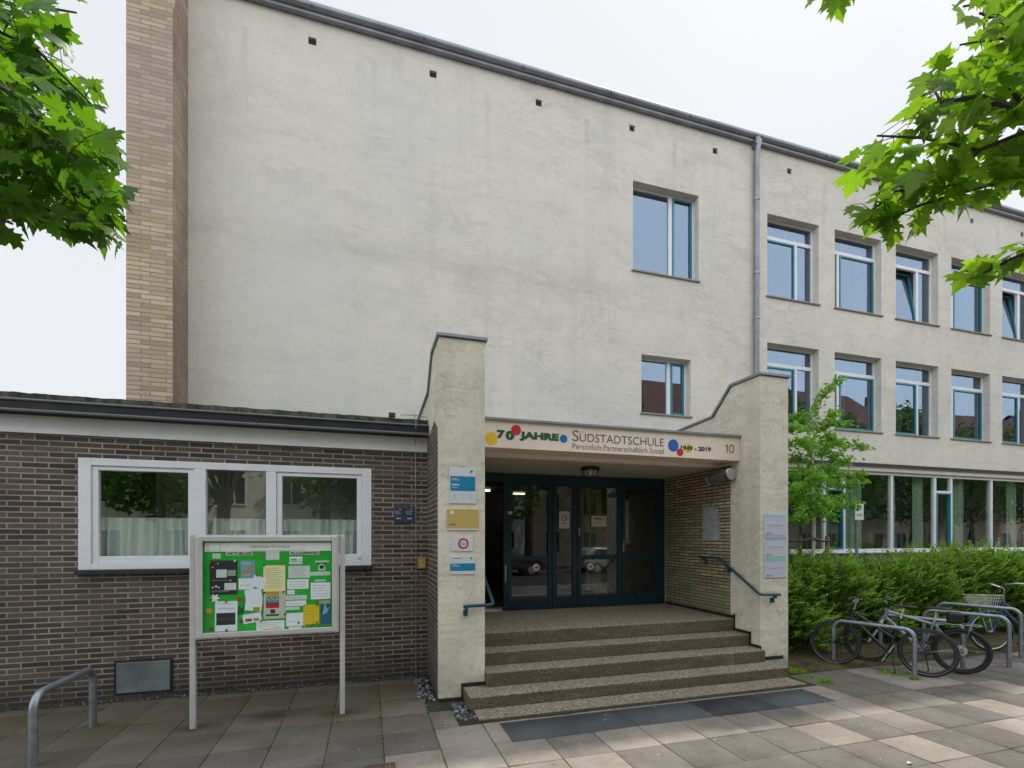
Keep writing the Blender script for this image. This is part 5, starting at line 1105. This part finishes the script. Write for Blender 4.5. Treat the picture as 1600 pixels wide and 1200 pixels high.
LPOLY = [(-400, -400), (170, -400), (165, 5), (150, 30), (108, 25), (84, 42), (108, 62), (100, 88), (140, 118), (158, 108), (180, 160), (165, 182), (192, 240), (214, 315), (216, 375), (178, 402), (150, 395), (110, 380), (62, 362), (30, 390), (-400, 400)]
RPOLY = [[(1255, -400), (1335, -400), (1332, 24), (1298, 40), (1262, 34)],
         [(1480, -400), (1492, 24), (1482, 52), (1440, 108), (1396, 160), (1340, 180), (1308, 210), (1302, 290), (1318, 350), (1380, 404), (1410, 400), (1436, 378), (1484, 358), (1556, 322), (1600, 292), (2100, 300), (2100, -400)],
         [(1476, 484), (1482, 440), (1514, 400), (1560, 362), (1604, 348), (2100, 350), (2100, 470), (1600, 432), (1550, 450), (1512, 482)]]
GAPS = [[(1490, 60), (1540, 66), (1530, 96), (1484, 92)], [(1540, 196), (1600, 180), (1610, 205), (1556, 222)], [(1380, 120), (1392, 150), (1350, 165)]]
def leaf_ok(p, polys):
    px, py, z = proj(np.array([tuple(p)])); px, py = float(px[0]), float(py[0])
    return z[0] > 0 and any(inpoly(px, py, q) for q in polys) and not any(inpoly(px, py, q) for q in GAPS)
def street_maple(label, base, hgt, crown_c, crown_r, sprays, seed, lmat, polys):
    """sprays: hanging twig ends seen in the picture, each (list of 3-D points, leaf count, spread)"""
    rr = random.Random(seed); root = thing('street_maple', label, 'tree', (base[0], base[1], 0)); B = Vector((base[0], base[1], 0))
    m = MB(); top = B+Vector((.2, .1, hgt)); m.tube([B, B+Vector((.02, 0, 1)), B+Vector((.05, .05, 2.6)), top], [.22, .17, .15, .07], 14); m.build('trunk', M['bark'], root, smooth=True)
    lm = MB(); tips = []
    C = Vector(crown_c)
    for k in range(26):
        v = Vector((rr.gauss(0, 1), rr.gauss(0, 1), rr.gauss(.1, .8))).normalized(); e = C+Vector((v.x*crown_r[0], v.y*crown_r[1], v.z*crown_r[2]))*rr.uniform(.55, .95)
        s = B.lerp(top, rr.uniform(.5, 1)); mid = (s+e)/2+Vector((0, 0, .25)); pts = [s, mid, e]
        if not visible(np.array([tuple(mid), tuple(e)]), 0).any(): lm.tube(pts, [.05, .03, .008], 7); tips.append(e)
    P, D, N, T, Z = [], [], [], [], []
    for k_sp, (pts, cnt, spread, sdir) in enumerate(sprays):
        pts = [Vector(p) for p in pts]; rad_ = [.012*(1-i/len(pts))+.002 for i in range(len(pts))]
        lm.tube([top, (top+pts[0])/2+Vector((0, 0, .3)), pts[0]], [.05, .035, .026], 7) if k_sp % 3 == 0 else None; lm.tube(pts, rad_, 7); seg = [(pts[i+1]-pts[i]).length for i in range(len(pts)-1)]; tot = sum(seg)
        for k in range(cnt):
            t_ = (.12+.88*rr.random()**.9)*tot; i = 0
            while i < len(seg)-1 and t_ > seg[i]: t_ -= seg[i]; i += 1
            p = pts[i].lerp(pts[i+1], min(1, t_/seg[i])); off = Vector((rr.gauss(0, 1), rr.gauss(0, 1), rr.gauss(-.15, .7)))*spread; q = p+off
            dd = Vector(sdir)*.3+off.normalized()*.8+Vector((rr.gauss(0, .6), rr.gauss(0, .6), rr.gauss(-.45, .4))); dd.normalize(); sz1 = rr.uniform(.085, .155)
            if not (leaf_ok(q+dd*sz1*.55, polys) and leaf_ok(q+dd*sz1*.9, polys)): continue
            if k % 2 == 0: lm.tube([p, p.lerp(q, .5)+Vector((0, 0, .02)), q], [.0025, .002, .0012], 4, cap=False)
            P.append(tuple(q)); D.append(tuple(dd)); N.append((rr.gauss(0, .6), rr.gauss(-.35, .6), 1)); T.append(min(1, max(0, rr.gauss(.45, .34)))); Z.append(sz1)
    lm.build('limbs', M['bark'], root, smooth=True)
    P = np.array(P); n = len(P); sz = np.array(Z)
    maple_leaves(P, np.array(D), np.array(N), sz, 'foliage', root, lmat, np.array(T))
    # the rest of the crown, outside the picture
    n = 2600; v = unit(n); P = np.array(crown_c)+np.array([0, 0, .6])+v*np.array(crown_r)*(.35+.65*rng.random(n)**.5)[:, None]*(1+.18*np.sin(v[:, :1]*7+v[:, 1:2]*5)); P = P[~visible(P, 110)]; P = P[P[:, 2] > 2.6]; n = len(P)
    maple_leaves(P, unit(n)*.7+np.array([0, 0, -.4]), unit(n)*.45+np.array([0, 0, 1.0]), rng.uniform(.12, .19, n), 'crown', root, M['maple'], rng.random(n)*.7)
    return root
def sprays_from(lst, base, cnt_scale=1.0):
    out = []
    for (pts, cnt, spread) in lst:
        w = [atD(*p) for p in pts]; sd = (w[-1]-w[0]).normalized(); out.append((w, int(cnt*cnt_scale), spread, tuple(sd)))
    return out
Lsp = sprays_from([
    ([(-160, -60, 2.3), (-60, 20, 2.5), (60, 80, 2.7), (150, 170, 2.8)], 55, .13),
    ([(-160, 0, 2.2), (-40, 110, 2.3), (80, 200, 2.45), (175, 300, 2.5)], 70, .13),
    ([(-160, 60, 2.4), (-60, 170, 2.5), (60, 270, 2.6), (185, 345, 2.7)], 80, .12),
    ([(-160, 140, 2.2), (-80, 230, 2.2), (30, 300, 2.3), (130, 360, 2.4)], 70, .11),
    ([(-160, -80, 2.6), (-40, -20, 2.7), (60, 10, 2.8), (120, 20, 2.9)], 26, .10),
    ([(-160, -30, 2.9), (-20, 60, 3.0), (100, 130, 3.1), (160, 230, 3.2)], 60, .15),
    ([(-160, 100, 3.0), (-40, 180, 3.1), (70, 250, 3.2), (160, 290, 3.3)], 60, .15),
    ([(-160, 200, 2.0), (-110, 270, 2.0), (-30, 330, 2.1), (20, 350, 2.15)], 34, .10),
    ([(-160, 20, 1.9), (-60, 100, 2.0), (40, 160, 2.1), (110, 240, 2.15)], 40, .10)], None, 1.7)
street_maple('maple with dense dark green leaves filling the upper left corner', (-3.6, .2), 4.6, (-3.4, -.2, 5.6), (2.7, 2.6, 2.3), Lsp, 11, M['maple'], [LPOLY])
Rsp = sprays_from([
    ([(1800, 240, 2.1), (1640, 190, 2.25), (1530, 235, 2.35), (1440, 215, 2.4), (1370, 212, 2.45)], 58, .085),
    ([(1640, 190, 2.25), (1530, 150, 2.3), (1470, 160, 2.35), (1460, 140, 2.4)], 36, .09),
    ([(1800, 60, 2.3), (1660, 60, 2.4), (1580, 40, 2.5), (1530, 20, 2.5)], 42, .10),
    ([(1800, 120, 2.5), (1660, 120, 2.6), (1590, 150, 2.6), (1560, 190, 2.6)], 40, .11),
    ([(1800, 320, 2.2), (1660, 270, 2.3), (1540, 290, 2.4), (1440, 320, 2.5), (1385, 345, 2.5)], 66, .085),
    ([(1530, 235, 2.35), (1470, 280, 2.4), (1400, 300, 2.45), (1360, 330, 2.5)], 40, .07),
    ([(1800, 420, 2.3), (1680, 385, 2.4), (1590, 400, 2.5), (1510, 440, 2.55)], 46, .06),
    ([(1800, 300, 2.9), (1660, 240, 3.0), (1560, 250, 3.1), (1480, 300, 3.1)], 44, .11),
    ([(1350, -150, 2.5), (1320, -60, 2.5), (1297, 12, 2.5)], 60, .06),
    ([(1800, 90, 2.9), (1660, 70, 2.9), (1560, 60, 3.0), (1500, 70, 3.0)], 46, .12),
    ([(1800, -60, 2.6), (1660, -10, 2.6), (1560, 0, 2.7), (1505, 10, 2.7)], 44, .11),
    ([(1640, 190, 2.5), (1560, 130, 2.5), (1480, 130, 2.5), (1440, 150, 2.5)], 34, .09),
    ([(1800, 0, 2.0), (1700, 0, 2.05), (1600, -30, 2.1), (1520, -30, 2.15)], 24, .09)], None, .95)
street_maple('maple with bright loose leaf sprays hanging into the upper right corner', (4.6, -1.2), 4.8, (4.2, -1.3, 5.9), (2.7, 2.4, 2.3), Rsp, 12, M['maple_light'], RPOLY)
# ------------------------------------------------------------------ weeds and litter
def tuft(name, label, spots, seed, mat=None):
    r = np.random.default_rng(seed); V = []; F = []; T = []
    for (x, y, rad_, n, h) in spots:
        for _ in range(n):
            a = r.random()*6.28; q = rad_*r.random()**.7; bx, by = x+q*math.cos(a), y+q*math.sin(a)*.7; d = r.normal(size=2)*.5; hh_ = h*(.5+r.random()*.8); w_ = .0045; pa = r.random()*3.14; b0 = len(V)
            for k in range(3):
                t_ = k/2; cx, cy, cz = bx+d[0]*hh_*t_*t_, by+d[1]*hh_*t_*t_, hh_*t_*(1-.2*t_); ww = w_*(1-t_)+.0006
                V += [(cx-ww*math.cos(pa), cy-ww*math.sin(pa), cz), (cx+ww*math.cos(pa), cy+ww*math.sin(pa), cz)]
            F += [(b0, b0+1, b0+3, b0+2), (b0+2, b0+3, b0+5, b0+4)]; t2 = r.random(); T += [t2, t2]
    return tag(npmesh(name, V, F, M['grass'], col=T), label, 'grass', kind='stuff')
sp_ = [(*gp(1245, 1050), .16, 500, .05), (*gp(1290, 1066), .11, 420, .05), (*gp(1262, 1058), .1, 120, .03), (*gp(1300, 1037), .12, 130, .05), (*gp(1395, 1052), .25, 260, .04), (*gp(1428, 1062), .06, 120, .05), (*gp(1505, 1048), .08, 80, .05), (*gp(170, 1087), .035, 60, .07), (*gp(712, 1115), .05, 80, .02)]
rr = random.Random(3)
for jx in (-1.92, -1.41, -.89, -.37, .14, .66):
    for _ in range(16): sp_.append((jx+rr.uniform(-.008, .008), rr.uniform(3.9, 6.3), .012, rr.randint(5, 22), .010))
for jy in (4.045, 4.56, 5.06, 5.56, 6.12):
    for _ in range(10): sp_.append((rr.uniform(-3.5, .6), jy+rr.uniform(-.006, .006), .014, rr.randint(5, 20), .009))
for _ in range(90): sp_.append((rr.uniform(6.2, 16), rr.uniform(5.7, 6.6), rr.uniform(.03, .14), rr.randint(15, 60), rr.uniform(.02, .06)))
tuft('grass', 'small grass tufts and weeds at the paving edge under the bicycles', sp_, 4)
def scrap(px, py, s, lab, seed):
    r = random.Random(seed); x, y = gp(px, py); m = MB(); vs = [(x+s*math.cos(k*1.05)*r.uniform(.6, 1.1), y+s*.7*math.sin(k*1.05)*r.uniform(.6, 1.1), .004+r.random()*s*.7) for k in range(6)]+[(x, y, s*.6)]
    m.add(vs, [(6, k, (k+1) % 6) for k in range(6)]); tag(m.build('litter', col('litter_white', (.6, .6, .58), .7)), lab, 'litter')
scrap(697, 1132, .022, 'crumpled white paper scrap on the slab beside the pebbles', 1); scrap(1421, 1194, .028, 'white paper scrap on the pavement at the lower right', 2)
rr = random.Random(8); V = []; F = []
for _ in range(150):
    x, y = rr.uniform(-4, 9), rr.uniform(3.2, 5.6); s = rr.uniform(.003, .007); b0 = len(V); V += [(x-s, y-s, .004), (x+s, y-s*.6, .006), (x+s, y+s, .007), (x-s*.6, y+s, .005)]; F.append((b0, b0+1, b0+2, b0+3))
tag(npmesh('fallen_petals', V, F, col('petal_white', (.55, .53, .46), .8)), 'tiny pale petals scattered over the pavement', 'petals', kind='stuff')
# ================================================================== FAR HOUSE, HOUSES ACROSS THE STREET (seen in the panes)
ROOF = brick('red_roof_tiles', [(.16, .045, .025), (.22, .065, .035), (.26, .08, .045), (.20, .06, .04)], (.06, .03, .02), bw=.25, bh=.16, ms=.02)
def house(name, label, x0, x1, y0, y1, hz, ridge, wallm, seed, face=1, floors=3):
    h = thing(name, label, 'house', ((x0+x1)/2, (y0+y1)/2, 0)); ym = (y0+y1)/2
    MB().box(x0, x1, y0, y1, 0, hz).prism([(y0, hz), (y1, hz), (ym, ridge-.1)], 'x', x0+.01, x1-.01).build('wall', wallm, h)
    m = MB()
    for (ya, yb_) in ((y0, ym), (y1, ym)):
        s = -1 if ya < ym else 1; o_ = .4*s; sl_ = (ridge-hz)/abs(ym-ya)
        m.add([(x0-.3, ya+o_, hz-.4*sl_), (x1+.3, ya+o_, hz-.4*sl_), (x1+.3, ym, ridge), (x0-.3, ym, ridge), (x0-.3, ya+o_, hz-.4*sl_-.15), (x1+.3, ya+o_, hz-.4*sl_-.15), (x1+.3, ym, ridge-.15), (x0-.3, ym, ridge-.15)], [(0, 1, 2, 3), (7, 6, 5, 4), (0, 4, 5, 1), (1, 5, 6, 2), (3, 7, 4, 0)])
    rf = m.build('roof', ROOF, h)
    MB().box(x0+2, x0+2.7, ym-.3, ym+.3, ridge-1, ridge+.9).build('chimney', M['brick_grey'], rf)
    yf_ = y1 if face > 0 else y0; n = int((x1-x0)/2.4)
    for f_ in range(floors):
        for k in range(n):
            cx = x0+(k+.5)*(x1-x0)/n; zb2 = .9+f_*(hz-.4)/floors; o = frame_rect(MB(), cx-.55, cx+.55, zb2, zb2+1.5, yf_-.02*0, yf_+.06*face, .07).box(cx-.03, cx+.03, yf_, yf_+.05*face, zb2, zb2+1.5).build('window', M['white'], h)
            MB().box(cx-.48, cx+.48, yf_+.01*face, yf_+.02*face, zb2+.07, zb2+1.43).build('pane', M['glasspane'], o)
    return h
M['glasspane'] = plain('dark_glass', (.03, .04, .05), .05, var=.1)
house('far_house', 'distant house whose red tiled roof just shows above the flat roof at the left edge', -27, -17.2, 30, 38, 6.4, 10.05, col('far_cream', (.5, .45, .36), .9), 1, face=-1)
Hc = plain('cream_house_render', (.70, .64, .52), .9, var=.08, scale=.5); Hp = plain('pink_house_render', (.66, .48, .42), .9, var=.08, scale=.5); Hg = plain('pale_house_render', (.64, .66, .66), .9, var=.08, scale=.5)
house('town_house', 'cream town house with a red roof across the street, mirrored in the left window', -16, -2.5, -26, -13.6, 8.6, 12.6, Hc, 2)
house('town_house', 'pale town house with a red roof across the street, mirrored in the door glass', -2.0, 10, -26, -13.9, 9.8, 14.4, Hg, 3)
house('town_house', 'pink town house with a red roof across the street, mirrored in the right hand panes', 10.5, 27, -26, -13.7, 10.6, 15.6, Hp, 4, floors=4)
house('town_house', 'second cream town house with a red roof far along the street', 27.6, 46, -26, -13.9, 11.2, 16.2, Hc, 5, floors=4)
house('town_house', 'second pink town house with a red roof farther along the street', 47, 70, -26, -13.8, 10.4, 15.4, Hp, 6, floors=4)
house('town_house', 'pale town house with a red roof at the far end of the street', 71, 96, -26, -13.8, 11, 16, Hg, 7, floors=4)
def street_tree(x, y, lab, seed, hs=0):
    r_ = np.random.default_rng(seed); t_ = thing('roadside_tree', lab, 'tree', (x, y, 0), 'trees across the street')
    MB().tube([(x, y, -.1), (x+.1, y, 2), (x+.1, y+.1, 4), (x, y, 8.5)], [.2, .16, .12, .04], 10).build('trunk', M['bark'], t_, smooth=True)
    n = 3800; v = unit(n); P = np.array([x, y, 6.8+hs])+v*np.array([3.0, 2.6, 3.9+hs])*(.3+.7*r_.random(n)**.5)[:, None]*(1+.25*np.sin(v[:, :1]*6+seed)*np.cos(v[:, 2:]*5)); V, F = quads_leaf(P, unit(n), unit(n), r_.uniform(.22, .42, n), r_.uniform(.18, .3, n))
    npmesh('crown', V, F, M['maple'], t_, col=np.repeat(r_.random(n)*.5, 2))
for k, (x, y, hs, lb) in enumerate(((-9, -11.2, 0, 'leafy tree across the street at the far left'), (-.5, -11.4, -.6, 'leafy tree across the street facing the doors'), (8, -11.3, 0, 'leafy tree across the street right of the doors'), (15.5, -11.2, .8, 'leafy tree across the street before the pink house'),
    (22.5, -11.4, .4, 'leafy tree across the street at the end of the pink house'), (29, -11.2, 1.0, 'leafy tree before the left half of the second cream house'), (35.5, -11.5, .3, 'leafy tree before the middle of the second cream house'), (42, -11.3, 1.0, 'leafy tree before the right end of the second cream house'), (49, -11.3, .5, 'leafy tree before the second pink house'), (57, -11.3, 1.0, 'leafy tree farther right before the second pink house'), (66, -11.3, .4, 'leafy tree at the far end of the second pink house'))): street_tree(x, y, lb, 20+k, hs)
def car(x, y, paint, lab):
    c = thing('parked_car', lab, 'car', (x, y, -.045), 'cars parked across the street'); z = -.045
    prof = [(-2.1, .35), (-2.12, .75), (-2.0, .95), (-1.75, 1.30), (-1.45, 1.47), (.25, 1.45), (.95, 1.0), (1.9, .85), (2.1, .62), (2.1, .32)]
    m = MB(); m.prism([(x+a, z+b_) for a, b_ in prof], 'y', y-.86, y+.86); 
    m2 = []
    for v in m.v:
        k = max(0, (v[2]-z-.95)/.5); m2.append((v[0], y+(v[1]-y)*(1-.22*k), v[2]))
    m.v = m2; m.build('body', paint, c, bevel=.05, seg=3)
    for s in (-1, 1):
        m = MB(); q = [(-1.62, 1.02), (-1.35, 1.36), (.18, 1.36), (.78, 1.02)]
        vs = [(x+a, y+s*(.87*(1-.22*max(0, (b_-.95)/.5))+.004), z+b_) for a, b_ in q]; m.add(vs, [(0, 1, 2, 3)]); m.build('side_window', M['glasspane'], c)
        for wx in (-1.35, 1.35):
            w = MB().lathe([(.02, -.1), (.30, -.1), (.32, -.06), (.32, .06), (.30, .1), (.02, .1)], (x+wx, y+s*.78, z+.32), 'y', 24).build('wheel', M['rubber'], c, smooth=True); MB().lathe([(.02, 0), (.2, 0), (.2, .02), (.02, .03)], (x+wx, y+s*.88-.01, z+.32), 'y', 16).build('hubcap', M['alu'], w)
        MB().box(x-2.125, x-2.10, y+s*.5, y+s*.8, z+.7, z+.86).build('tail_light', RED, c); MB().box(x+2.07, x+2.11, y+s*.5, y+s*.8, z+.6, z+.74).build('headlight', M['chrome'], c)
    m = MB(); m.add([(x+.28, y-.66, z+1.425), (x+.28, y+.66, z+1.425), (x+.93, y+.8, z+1.03), (x+.93, y-.8, z+1.03)], [(0, 1, 2, 3)]); m.v = [(a+.012, b_, c_+.012) for a, b_, c_ in m.v]; m.build('windscreen', M['glasspane'], c)
for x, pc, lab in ((-6, (.03, .03, .04), 'black hatchback parked across the street at the left'), (1.5, (.35, .36, .38), 'silver hatchback parked across the street facing the doors'), (7.0, (.05, .06, .08), 'dark blue hatchback parked across the street right of the silver one'), (13.5, (.5, .5, .5), 'white hatchback parked across the street before the pink house')):
    car(x, -8.5, plain('car_paint', pc, .25, .2, var=.03), lab)
